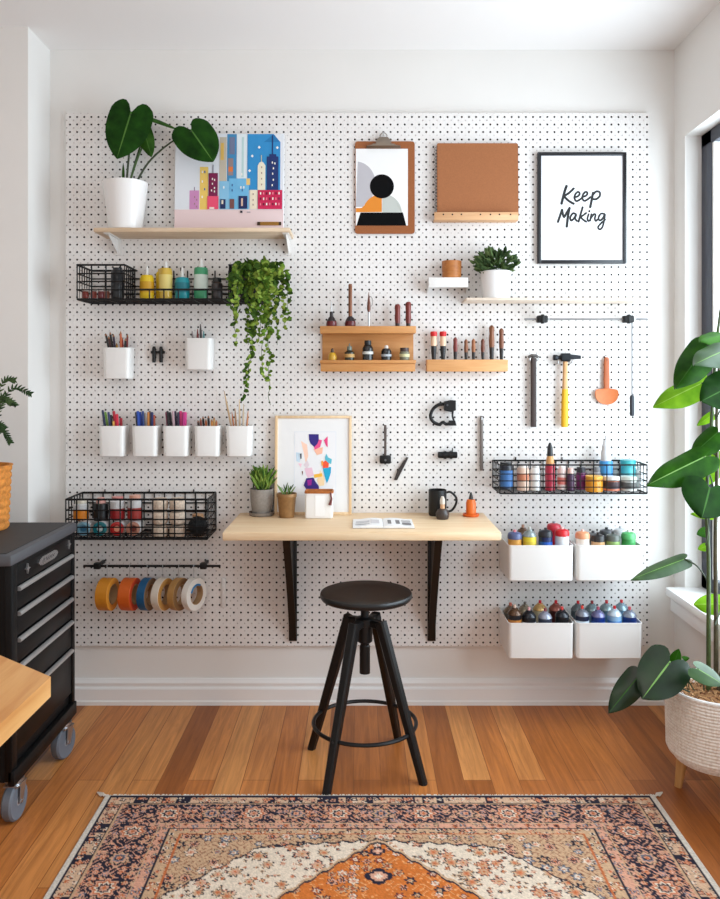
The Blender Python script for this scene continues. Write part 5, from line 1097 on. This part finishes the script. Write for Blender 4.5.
def tumbler():
    y = -.105; s = S(y); zb = DZ + .0003; px0, px1 = 305.5, 333; w_ = (px1 - px0) * s; h = H(492.5, y) - zb
    t = thing('square_planter', 'white square cup with brown rim in front of framed print', 'cup', (X((px0 + px1) / 2, y), y, zb)); d = w_ * .55; k = .003
    MB().loft([rrect(w_ - .006, d - .006, .006, 0), rrect(w_, d, .007, .003), rrect(w_, d, .007, h), rrect(w_ - 2 * k, d - 2 * k, .005, h), rrect(w_ - 2 * k, d - 2 * k, .005, h * .5)]).build('body', M((238, 236, 234), .3), t)
    MB().loft([rrect(w_ - 2 * k - .001, d - 2 * k - .001, .005, h * .52), rrect(w_ - 2 * k - .001, d - 2 * k - .001, .005, h - .004)]).build('soil', M((120, 66, 26), .9, grain=.3, gscale=200, bump=.6), t)
    mb = MB()
    mb.loft([rrect(w_ + .004, d + .004, .008, h + .0002), rrect(w_ + .005, d + .005, .008, h + .006), rrect(w_ - .002, d - .002, .006, h + .0095), rrect(w_ - .012, d - .012, .004, h + .003), rrect(w_ + .004, d + .004, .008, h + .0002)], 0, False, False)
    mb.build('rim', M((170, 96, 36), .5, grain=.25, gscale=90), t)
    MB().box2((-w_ * .13, -d / 2 - .0012, h * .1), (w_ * .2, -d / 2 - .0002, h * .92)).build('paper_label', M((248, 248, 248), .5), t)
    MB().tube([(w_ * .42, -d / 2 - .002, h + .004), (w_ * .46, -d / 2 - .004, h * .8), (w_ * .40, -d / 2 - .004, h * .55)], [.003, .0035, .006], 8).build('tag', M((110, 50, 44), .5), t)
tumbler()
# ================================================================ plants
def leaf_mat(col, light, rough=.35, trans=0.0):
    key = ('leaf', col, light, rough, trans)
    if key in MATS: return MATS[key]
    m, N, L, b = _new('leaf_green'); b.inputs['Roughness'].default_value = rough + .08; b.inputs['Specular IOR Level'].default_value = .45 if rough < .25 else .09
    tc = N.new('ShaderNodeTexCoord'); nz = N.new('ShaderNodeTexNoise'); nz.inputs['Scale'].default_value = 26; nz.inputs['Detail'].default_value = 3; r = N.new('ShaderNodeValToRGB')
    L.new(tc.outputs['Object'], nz.inputs['Vector']); L.new(nz.outputs['Fac'], r.inputs['Fac'])
    r.color_ramp.elements[0].position = .3; r.color_ramp.elements[0].color = rgb(col); r.color_ramp.elements[1].position = .75; r.color_ramp.elements[1].color = rgb(light)
    L.new(r.outputs['Color'], b.inputs['Base Color'])
    if trans:
        t = N.new('ShaderNodeBsdfTranslucent'); L.new(r.outputs['Color'], t.inputs['Color']); mx = N.new('ShaderNodeMixShader'); mx.inputs[0].default_value = trans
        L.new(b.outputs[0], mx.inputs[1]); L.new(t.outputs[0], mx.inputs[2]); L.new(mx.outputs[0], N['Material Output'].inputs['Surface'])
    MATS[key] = m
    return m
def leaf_geo(mb, base, tip, wid, nrm, lobe=.2, fold=.12, droop=.1, vein=True, curl=0.0, rows=14, mi=(0, 1), wave=.0, heart=1.0):
    base = Vector(base); tip = Vector(tip); d = tip - base; Ln = d.length; yv = d.normalized(); nz = Vector(nrm); nz = (nz - yv * nz.dot(yv)).normalized(); xv = yv.cross(nz)
    js = [-1, -.82, -.62, -.42, -.22, -.035, .035, .22, .42, .62, .82, 1]; vs = []; fs = []
    nc = len(js); W = wid
    for i in range(rows + 1):
        s = i / rows; s = s ** 1.05
        hw = .5 * W * (((1 - s) ** .88) * (1 + 1.5 * s) if heart > .9 else ((1 - s) ** .8) * (.5 + 2.4 * s)) if i < rows else .0008
        if i == 0: hw *= .93
        for j in js:
            q = abs(j)
            y = Ln * (s - lobe * (1 - s) ** 3 * math.sin(math.pi * min(1, q) ** .75 * .78))
            x = hw * j
            z = -fold * abs(x) + curl * x - droop * Ln * (s ** 2) * .6 + droop * Ln * s * .6 * 0 - .25 * W * fold * (q ** 3) + wave * W * math.sin(s * 9 + (2 if j > 0 else 0)) * q * q
            vs.append(base + xv * x + yv * y + nz * z)
    b = len(vs); th = .0007
    vs += [p - nz * th for p in vs]
    for i in range(rows):
        for k in range(nc - 1):
            a = i * nc + k; f = [a, a + 1, a + nc + 1, a + nc]; mid = vein and k == 5
            mb.add([vs[q] for q in f] , [[0, 1, 2, 3]], mi[1] if mid else mi[0]) if False else fs.append((f, mi[1] if mid else mi[0]))
            fs.append(([b + q for q in reversed(f)], mi[1] if mid else mi[0]))
    bb = len(mb.v); mb.v += [mb.T @ p for p in vs]
    for f, m_ in fs: mb.f.append([bb + q for q in f]); mb.m.append(m_)
    return vs
def nlink(mb, name, mats, parent):
    o = mb.build(name, mats, parent, None, 60); return o
# ---------------------------------------------------------------- monstera in a white pot on the upper left shelf
DG1 = leaf_mat((14, 44, 8), (32, 74, 16)); DG2 = leaf_mat((30, 62, 14), (56, 96, 30)); VEIN = leaf_mat((70, 110, 48), (90, 130, 60)); STEM = M((60, 92, 40), .5); STEMD = M((44, 56, 30), .5)
def small_monstera():
    y = -.082; s = S(y); zb = SH1 + .0003; px = 125.5; o = Vector((X(px, y), y, zb))
    t = thing('potted_plant', 'heart-leaved green plant in a white pot on the upper left shelf', 'plant', o)
    b = CY + (CH - zb) / s; z = lambda py: H(py, y) - zb; r = 22 * s
    k = 16.2 / 22
    MB().lathe([(r * k - .003, 0), (r * k, .003), (r * .99, z(184.5)), (r, z(183)), (r * .93, z(183)), (r * .9, z(188)), (r * .88, z(192))], 40).build('pot', M((238, 236, 234), .3), t)
    MB().lathe([(r * .87, z(191)), (0, z(189.5))], 24).build('soil', M((60, 44, 34), .95, bump=.6, gscale=160), t)
    Q = lambda px_, py_, yy: P(px_, py_, yy) - o
    specs = [((130.5, 114), -.115, (116.8, 158.5), -.14, 42, (0.05, -1, .15), DG1, .30, .10, .0, [(126, 189, -.08), (128.5, 160, -.085), (131, 135, -.095), (130.5, 114, -.115)]),
             ((150, 117), -.075, (177, 124.5), -.06, 12, (.1, -.45, 1), DG2, .1, .3, .25, [(127.5, 189, -.075), (137, 160, -.07), (147, 135, -.07), (150, 117, -.075)]),
             ((143, 128), -.07, (151.5, 156), -.08, 16, (.3, -1, .1), DG2, .12, .2, .1, [(128, 189, -.07), (136, 160, -.062), (142, 140, -.062), (143, 128, -.07)]),
             ((192, 131), -.11, (213, 160.5), -.14, 40, (.2, -1, .25), DG1, .32, .10, .06, [(133, 189, -.08), (148, 163, -.09), (170, 143, -.10), (192, 131, -.11)]),
             ((123.2, 178), -.08, (123.2, 163), -.08, 2.6, (.2, -1, 0), DG2, 0, .3, 0, [(123, 190, -.08), (123.2, 184, -.08), (123.2, 178, -.08)])]
    for bp, by, tp, ty, wd, nrm, mt, lobe, fold, dr, pet in specs:
        mb = MB(); leaf_geo(mb, Q(bp[0], bp[1], by), Q(tp[0], tp[1], ty), wd * S(by), nrm, lobe, fold, dr)
        lf = nlink(mb, 'leaf', [mt, VEIN], t)
        p = spline([Q(*a) for a in pet], 5); n = len(p)
        MB().tube(p, [.0042 - .0018 * i / (n - 1) for i in range(n)] if wd > 10 else .002, 7).build('petiole', STEMD if wd > 30 else STEM, lf)
small_monstera()
# ---------------------------------------------------------------- trailing ivy in the upper wire basket
def ivy():
    rnd = random.Random(11); y = -.085; s = S(y); zb = B1Z + .0052; px = 252; o = Vector((X(px, y), y, zb))
    t = thing('trailing_ivy', 'green trailing ivy spilling from the right end of the upper basket', 'plant', o); z = lambda py: H(py, y) - zb; r = 14 * s
    MB().lathe([(r * .74, 0), (r * .78, .003), (r, z(273)), (r, z(271)), (r * .92, z(271)), (r * .9, z(275))], 24).build('pot', M((34, 32, 32), .4), t)
    MB().lathe([(r * .89, z(275)), (0, z(273.5))], 20).build('soil', M((50, 38, 30), .95), t)
    iv = [leaf_mat((58, 88, 22), (104, 134, 46), .45), leaf_mat((96, 124, 40), (150, 170, 76), .45), leaf_mat((36, 62, 18), (70, 98, 34), .45)]
    strands = []
    tops = [(240, 400 - 78, 236), (236, 345, 235), (246, 330, 246), (252, 345, 248), (258, 380, 249), (262, 398, 244), (266, 376, 262), (270, 350, 266), (275, 345, 278), (268, 405, 269), (281, 330, 284), (286, 318, 288), (262, 340, 258), (272, 320, 276), (233, 310, 232)]
    Q = lambda a, b, c: P(a, b, c) - o
    for k, (a, bot, xe) in enumerate(tops):
        yf = -.168 - rnd.uniform(0, .035)
        p = [Q(252 + (a - 252) * .4, 272, -.10), Q(252 + (a - 252) * .75, 263 + rnd.uniform(-3, 3), -.14), Q(a, 272, yf)]
        m = int((bot - 272) / 9); 
        for q in range(1, m + 1): p.append(Q(a + (xe - a) * q / m + rnd.uniform(-1.6, 1.6), 272 + (bot - 272) * q / m, yf + rnd.uniform(-.006, .006)))
        sp = spline(p, 4); strands.append(sp)
        mb = MB(); mb.tube(sp, .0009, 4, 2)
        mb.v and None
        for i, c in enumerate(sp):
            f = i / len(sp); n = (2 if rnd.random() < .5 else 1) if f < .55 else (1 if rnd.random() < .7 else 0)
            for _ in range(n):
                sz = rnd.uniform(.014, .024) * (1 - .35 * f); a1 = rnd.uniform(0, 6.28); d = Vector((math.cos(a1), -.35 + rnd.uniform(-.4, .2), math.sin(a1) * .8 - .45)).normalized()
                bpt = c + Vector((rnd.uniform(-.006, .006), rnd.uniform(-.008, .0), rnd.uniform(-.004, .004)))
                leaf_geo(mb, bpt, bpt + d * sz, sz * .92, (rnd.uniform(-.5, .5), -1, rnd.uniform(0, .9)), .2, .25, .1, False, 0, 3, (rnd.choice((0, 0, 1)), 0))
        nlink(mb, 'trailing_vine', [iv[k % 3], iv[(k + 1) % 3], M((70, 90, 44), .6)], t)
    mb = MB()
    for _ in range(150):
        a1 = rnd.uniform(0, 6.28); rr = math.sqrt(rnd.random()); c = Q(256 + 27 * rr * math.cos(a1), 271 + 11 * rr * math.sin(a1) + 4, rnd.uniform(-.20, -.06))
        sz = rnd.uniform(.014, .023); d = Vector((rnd.uniform(-1, 1), rnd.uniform(-1, .1), rnd.uniform(-.7, .8))).normalized()
        leaf_geo(mb, c, c + d * sz, sz * .92, (rnd.uniform(-.6, .6), -.7, rnd.uniform(.1, 1)), .2, .25, .1, False, 0, 3, (rnd.choice((0, 1, 2, 2)), 0))
    nlink(mb, 'foliage', iv, t)
ivy()
# ---------------------------------------------------------------- little plants: right shelf, desk
def bushy(name, label, px, y, zb, pot, foliage, n, sz, mats, rnd, potname='pot', up=.5):
    s = S(y); o = Vector((X(px, y), y, zb)); t = thing(name, label, 'plant', o); z = lambda py: H(py, y) - zb
    for pn, mt, prof in pot: MB().lathe([(max(0, r * s), 0 if py is None else z(py)) for r, py in prof], 32).build(pn, mt, t)
    cx, cy, rx, ry, kind = foliage; mb = MB(); rt = None
    for i in range(n):
        a1 = rnd.uniform(0, 6.28); u = rnd.uniform(-1, 1); rr = rnd.random() ** .4
        c = Vector(((cx - px) * s + rx * s * rr * math.sqrt(1 - u * u) * math.cos(a1), rx * s * rr * math.sqrt(1 - u * u) * math.sin(a1) * .66, z(cy) + ry * s * rr * u))
        out = Vector((c.x, c.y, (c.z - z(cy)) * .8 + .01)).normalized(); k = rnd.uniform(.7, 1.15) * sz
        d = (out + Vector((rnd.uniform(-.6, .6), rnd.uniform(-.6, .6), rnd.uniform(-.2, .9) * up * 2))).normalized()
        if kind == 'spike': d = Vector((rnd.uniform(-.55, .55) + c.x * 12, rnd.uniform(-.55, .55) + c.y * 12, 1.0)).normalized()
        leaf_geo(mb, c, c + d * k, k * (.62 if kind != 'spike' else .17), (rnd.uniform(-.5, .5), -.7, rnd.uniform(.2, 1)), .1 if kind != 'spike' else 0, .25, .15, False, 0, 4, (rnd.randrange(len(mats)), 0), heart=1.0 if kind != 'spike' else .3)
    nlink(mb, 'foliage', mats, t)
    mb = MB()
    for i in range(9):
        a1 = 6.28 * i / 9; mb.tube([(0.006 * math.cos(a1), .006 * math.sin(a1), z(cy + ry) - .012), (rx * s * .5 * math.cos(a1), rx * s * .5 * math.sin(a1), z(cy))], .0014, 5)
    mb.build('stems', STEM, t)
rnd = random.Random(21)
GL = [leaf_mat((46, 66, 38), (84, 106, 62), .5), leaf_mat((36, 54, 30), (66, 88, 50), .5), leaf_mat((70, 92, 52), (116, 136, 84), .5)]
bushy('potted_plant', 'bushy small-leaved plant in a white pot on the right shelf', 496, -.076, SH2 + .0003, [('pot', M((238, 237, 236), .35), [(13, None), (13.4, 296), (15.3, 272), (14.2, 271.5), (14, 276)]), ('soil', M((60, 46, 36), .95), [(13.9, 275.5), (0, 274)])], (495.5, 263, 21, 12, 'leaf'), 330, .021, GL, rnd)
SG = [leaf_mat((56, 92, 30), (110, 140, 56), .45), leaf_mat((80, 116, 40), (150, 170, 80), .45), leaf_mat((36, 66, 24), (70, 104, 40), .45)]
b = DY0(-.055)
bushy('potted_plant', 'spiky green plant in a grey concrete pot on the desk', 261.7, -.055, DZ + .0003, [('saucer', M((134, 124, 114), .8), [(11.5, None), (12.4, b - 1), (12.8, b - 3.6), (12, b - 3.6), (10.6, b - 1.6), (0, b - 1.6)]), ('pot', M((150, 142, 134), .8, grain=.12, gscale=120), [(8.4, b - 1.7), (9.4, b - 3), (11.2, b - 14), (11.6, b - 26.5), (10.8, b - 26.5), (10.6, b - 23)]), ('soil', M((60, 46, 36), .95), [(10.5, b - 23.5), (0, b - 24.5)])], (261.7, 484, 9, 9, 'spike'), 150, .047, SG, rnd)
b = DY0(-.098)
bushy('potted_plant', 'small sprout in a brown copper-toned pot on the desk', 286.7, -.098, DZ + .0003, [('pot', M((150, 112, 70), .45, .25, grain=.18, gscale=60), [(7.2, None), (7.6, b - 2), (9.4, b - 20), (10.2, b - 21), (10.2, b - 24), (9.4, b - 24), (9.2, b - 20)]), ('soil', M((60, 46, 36), .95), [(9.1, b - 20.5), (0, b - 21.5)])], (286, 493.5, 5, 3, 'spike'), 15, .036, [leaf_mat((90, 120, 70), (150, 170, 110), .5), SG[2]], rnd)
# ---------------------------------------------------------------- fern in a woven orange basket on the tool chest
def fern():
    rnd = random.Random(4); y = -.475; zb = CHEST_Z + .0003; s = S(y); o = Vector((X(9, y) - .088, y, zb)); t = thing('potted_fern', 'feathery fern in an orange woven basket on the tool chest', 'plant', o)
    z = lambda py: H(py, y) - zb; h = z(465)
    prof = []; n = 9
    for k in range(n):
        z0 = h * k / n; r = .080 + .009 * k / n
        prof += [(r - .002, z0 + .0005), (r + .0022, z0 + h / n * .3), (r + .0022, z0 + h / n * .7), (r - .001, z0 + h / n * .97)]
    prof += [(.093, h - .003), (.093, h), (.083, h), (.080, h - .02)]
    MB().lathe(prof, 40).build('woven_basket', M((206, 130, 52), .8, grain=.3, gscale=70, bump=.8), t)
    MB().lathe([(.0795, h - .021), (0, h - .016)], 24).build('soil', M((46, 36, 28), .95), t)
    mats = [leaf_mat((30, 52, 30), (60, 84, 50), .5), leaf_mat((44, 66, 36), (80, 100, 60), .5)]
    Q = lambda a, b: P(a, b, y) - o
    ends = [((30, 393.5), (9, 391)), ((14, 380), (1, 386)), ((9.5, 402), (0, 399)), ((10, 442), (1, 430)), ((4, 428), (-4, 425))]
    for k in range(9):
        a = rnd.uniform(1.2, 4.6); ends.append(None)
        ends[-1] = a
    for e in ends:
        if isinstance(e, tuple): p = [Vector((0.01, 0, h - .02)), Vector((.02, 0, h + .06)), Q(*e[1]), Q(*e[0])]
        else:
            R_ = rnd.uniform(.14, .22); p = [Vector((0, 0, h - .02)), Vector((.3 * R_ * math.cos(e), .3 * R_ * math.sin(e), h + .12)), Vector((.7 * R_ * math.cos(e), .7 * R_ * math.sin(e), h + .2)), Vector((R_ * math.cos(e), R_ * math.sin(e), h + .18))]
        sp = spline(p, 8); mb = MB(); mb.tube(sp, [.0016 - .001 * i / len(sp) for i in range(len(sp))], 5, 1)
        for i in range(5, len(sp)):
            f = i / len(sp); tg = (sp[i] - sp[i - 1]).normalized(); sd = tg.cross(Vector((0, -1, .3))).normalized()
            for sg in (-1, 1):
                l = .017 * (1 - .6 * abs(f - .55)); d = (sd * sg + tg * .9).normalized(); leaf_geo(mb, sp[i], sp[i] + d * l, .006, (0, -1, .4), .05, .2, .1, False, 0, 3)
        nlink(mb, 'frond', [mats[rnd.randrange(2)], STEMD], t)
fern()
# ---------------------------------------------------------------- tall plant in a pale woven planter by the window
def tall_plant():
    zc = 2.29; y = zc - D0; s = S(y); pxc = 717; o = Vector((X(pxc, y), y, 0))
    t = thing('floor_plant', 'tall broad-leaved plant in a pale woven planter by the window', 'plant', o)
    r = .141; zt = H(687, y); zb = .125
    prof = []; n = 22
    for k in range(n):
        q = k / n; rr = r * (.975 + .025 * min(1, q * 1.3)) - .014 * max(0, 1 - q * 10) ** 2; z0 = zb + (zt - zb) * q; hh = (zt - zb) / n
        prof += [(rr - .0032, z0), (rr - .0002, z0 + hh * .22), (rr + .0006, z0 + hh * .5), (rr - .0002, z0 + hh * .78)]
    prof = [(r * .66, zb - .010), (r * .84, zb - .006)] + prof + [(r, zt - .004), (r + .001, zt - .001), (r - .002, zt), (r - .008, zt), (r - .010, zt - .02)]
    m, N, L, bs = _new('woven_rope'); bs.inputs['Roughness'].default_value = .85
    tc = N.new('ShaderNodeTexCoord'); wv = N.new('ShaderNodeTexNoise'); mp = N.new('ShaderNodeMapping'); mp.inputs['Scale'].default_value = (150, 150, 60); L.new(tc.outputs['Object'], mp.inputs[0]); L.new(mp.outputs[0], wv.inputs['Vector']); wv.inputs['Scale'].default_value = 1
    rp = N.new('ShaderNodeValToRGB'); rp.color_ramp.elements[0].position = .32; rp.color_ramp.elements[0].color = rgb((224, 208, 194)); rp.color_ramp.elements[1].position = .55; rp.color_ramp.elements[1].color = rgb((240, 230, 220)); L.new(wv.outputs['Fac'], rp.inputs[0]); L.new(rp.outputs[0], bs.inputs['Base Color'])
    MB().lathe(prof, 64).build('planter', m, t, None, 60)
    MB().tube([((r - .004) * math.cos(2 * math.pi * k / 48), (r - .004) * math.sin(2 * math.pi * k / 48), zt) for k in range(48)], .0045, 8, 0, True).build('rim', M((238, 234, 230), .5), t)
    LW = wood((212, 164, 104), (190, 138, 80), 2, 20)
    for a in (140, 260, 20):
        d = Vector((math.cos(R(a)), math.sin(R(a)), 0)); sd = Vector((-d.y, d.x, 0))
        MB().bar(d * r * .66 + Vector((0, 0, zb - .004)), d * r * .77, .032, .032, 0, .020, .020, side=sd).build('leg', LW, t)
    mb = MB().lathe([(r - .011, zt - .03), (r * .6, zt - .018), (0, zt - .012)], 32)
    rnd = random.Random(9)
    for _ in range(420):
        a = rnd.uniform(0, 6.28); q = (r - .022) * math.sqrt(rnd.random()); c = Vector((q * math.cos(a), q * math.sin(a), zt - .013 + rnd.uniform(-.004, .008))); a2 = rnd.uniform(0, 6.28); l = rnd.uniform(.006, .014)
        d = Vector((math.cos(a2) * l, math.sin(a2) * l, rnd.uniform(-.004, .006))); mb.tube([c - d, c + d * .3 + Vector((0, 0, .003)), c + d], .0013, 4, rnd.choice((0, 1, 2)))
    mb.build('bark_mulch', [M((176, 128, 84), .9), M((206, 162, 114), .9), M((120, 80, 52), .9)], t)
    Q = lambda a, b_, c: P(a, b_, c) - o
    yy = y
    st = [[(708.5, 690, yy), (708.5, 640, yy), (708.5, 560, yy), (706.5, 500, yy), (711, 430, yy), (716, 350, yy), (722, 300, yy)], [(716, 691, yy + .02), (716, 620, yy + .02), (715.5, 540, yy + .01), (717, 470, yy), (717, 400, yy), (722, 330, yy)], [(718.5, 690, yy - .03), (721, 672, yy - .035), (726, 640, yy - .04)]]
    SM = M((58, 74, 32), .5, grain=.25, gscale=60); SB = M((74, 66, 44), .6, grain=.3, gscale=60)
    for k, p in enumerate(st):
        sp = spline([Q(*a) for a in p], 6); n = len(sp); MB().tube(sp, [(.0068, .0072, .005)[k] * (1 - .45 * i / n) for i in range(n)], 10).build('stem', (SM, SB, SB)[k], t)
    DK = leaf_mat((12, 42, 4), (26, 66, 8), .28, .1); DK2 = leaf_mat((24, 62, 6), (46, 96, 12), .32, .15); MD = leaf_mat((50, 100, 30), (80, 136, 44), .4, .25); LM = leaf_mat((104, 156, 18), (140, 188, 36), .45, .3); GY = leaf_mat((36, 66, 28), (62, 92, 48), .22); BLU = leaf_mat((10, 32, 10), (20, 48, 16), .22)
    VL = leaf_mat((110, 150, 80), (130, 166, 96)); VD = leaf_mat((50, 90, 36), (66, 108, 46)); VLM = leaf_mat((150, 190, 70), (180, 214, 100), .45, .3)
    # (base px, base depth, tip px, tip depth, width px, normal, material, vein, lobe, fold, droop, wave, stem joint)
    Ls = [((722, 334), -.70, (701, 339), -.74, 24, (0, -.7, 1), MD, VD, .1, .25, .1, .03, (719, 345)),
          ((728, 349), -.78, (695, 362), -.84, 34, (-.15, -.75, .9), GY, VL, .2, .15, .1, .03, (719, 362)),
          ((707, 345), -.66, (676.5, 386), -.72, 31, (-.35, -1, .35), DK2, VD, .16, .34, .1, .05, (716, 372)),
          ((702, 383), -.62, (653.5, 406), -.66, 27, (-.2, -.9, .6), LM, VLM, .2, .24, .05, .05, (715, 400)),
          ((731, 386), -.80, (703, 400), -.84, 38, (-.1, -1, .35), DK, VD, .28, .12, .1, .03, (716, 420)),
          ((718, 432), -.70, (691, 455), -.71, 24, (-.1, -.8, .8), DK2, VD, .12, .35, .1, .02, (714, 455)),
          ((704, 457), -.74, (647.5, 484), -.78, 31, (-.1, -.85, .65), DK2, VL, .2, .32, .06, .06, (708, 500)),
          ((709.5, 489), -.80, (703, 517), -.84, 48, (-.05, -1, .2), DK, VD, .30, .10, .12, .01, (706, 545)),
          ((718, 452), -.58, (703, 486), -.60, 27, (-.3, -1, .2), LM, VLM, .15, .15, .1, 0, (716, 500)),
          ((706, 466), -.60, (691, 478), -.60, 18, (-.2, -1, .4), LM, VLM, .1, .2, .1, 0, (715, 505)),
          ((714, 414), -.60, (697, 425), -.60, 9, (-.2, -1, .5), LM, VLM, .1, .3, .1, 0, (716, 440)),
          ((712, 515), -.62, (691, 513), -.62, 9, (-.2, -.8, .7), LM, VLM, .1, .2, .1, 0, (716, 530)),
          ((684.5, 559), -.64, (631, 578.5), -.66, 17, (-.1, -.75, .8), GY, VL, .1, .30, .06, .02, (707, 580)),
          ((722, 604), -.58, (694.5, 604), -.58, 20, (-.1, -1, .5), LM, VLM, .12, .2, .1, 0, (715, 625)),
          ((708, 531), -.62, (697, 534), -.62, 10, (-.2, -1, .5), MD, VD, .1, .2, .1, 0, (709, 545)),
          ((708, 546), -.62, (698, 549), -.62, 8, (-.2, -1, .5), LM, VLM, .1, .2, .1, 0, (709, 560)),
          ((669, 663), -.74, (642.5, 698), -.78, 44, (-.25, -.9, .65), BLU, VL, .28, .12, .1, .015, (694, 690)),
          ((637, 678), -.72, (608.5, 713), -.74, 24, (-.3, -1, .5), BLU, VD, .2, .22, .1, .05, (690, 692)),
          ((698, 669), -.82, (724, 684), -.86, 23, (.1, -.75, .9), GY, VL, .28, .14, .1, 0, (704, 690)),
          ((674, 664), -.70, (679, 649), -.70, 11, (-.1, -1, .3), DK2, VD, .12, .15, .0, 0, (688, 690)),
          ((683, 659), -.68, (689.5, 658), -.68, 5, (-.1, -1, .3), DK2, VD, .1, .15, .0, 0, (689, 690))]
    for bp, by, tp, ty, wd, nrm, mt, vn, lobe, fold, dr, wv_, joint in Ls:
        mb = MB(); B = Q(bp[0], bp[1], by); leaf_geo(mb, B, Q(tp[0], tp[1], ty), wd * S(by), nrm, lobe, fold, dr, True, 0, 16, (0, 1), wv_)
        lf = nlink(mb, 'leaf', [mt, vn], t)
        J = Q(joint[0], joint[1], yy if joint[1] < 680 else yy - .06); mid = (B + J) / 2 + Vector((0, -.01, .012))
        MB().tube(spline([J, mid, B], 5), .0022 if wd > 12 else .0014, 6).build('petiole', STEMD, lf)
tall_plant()
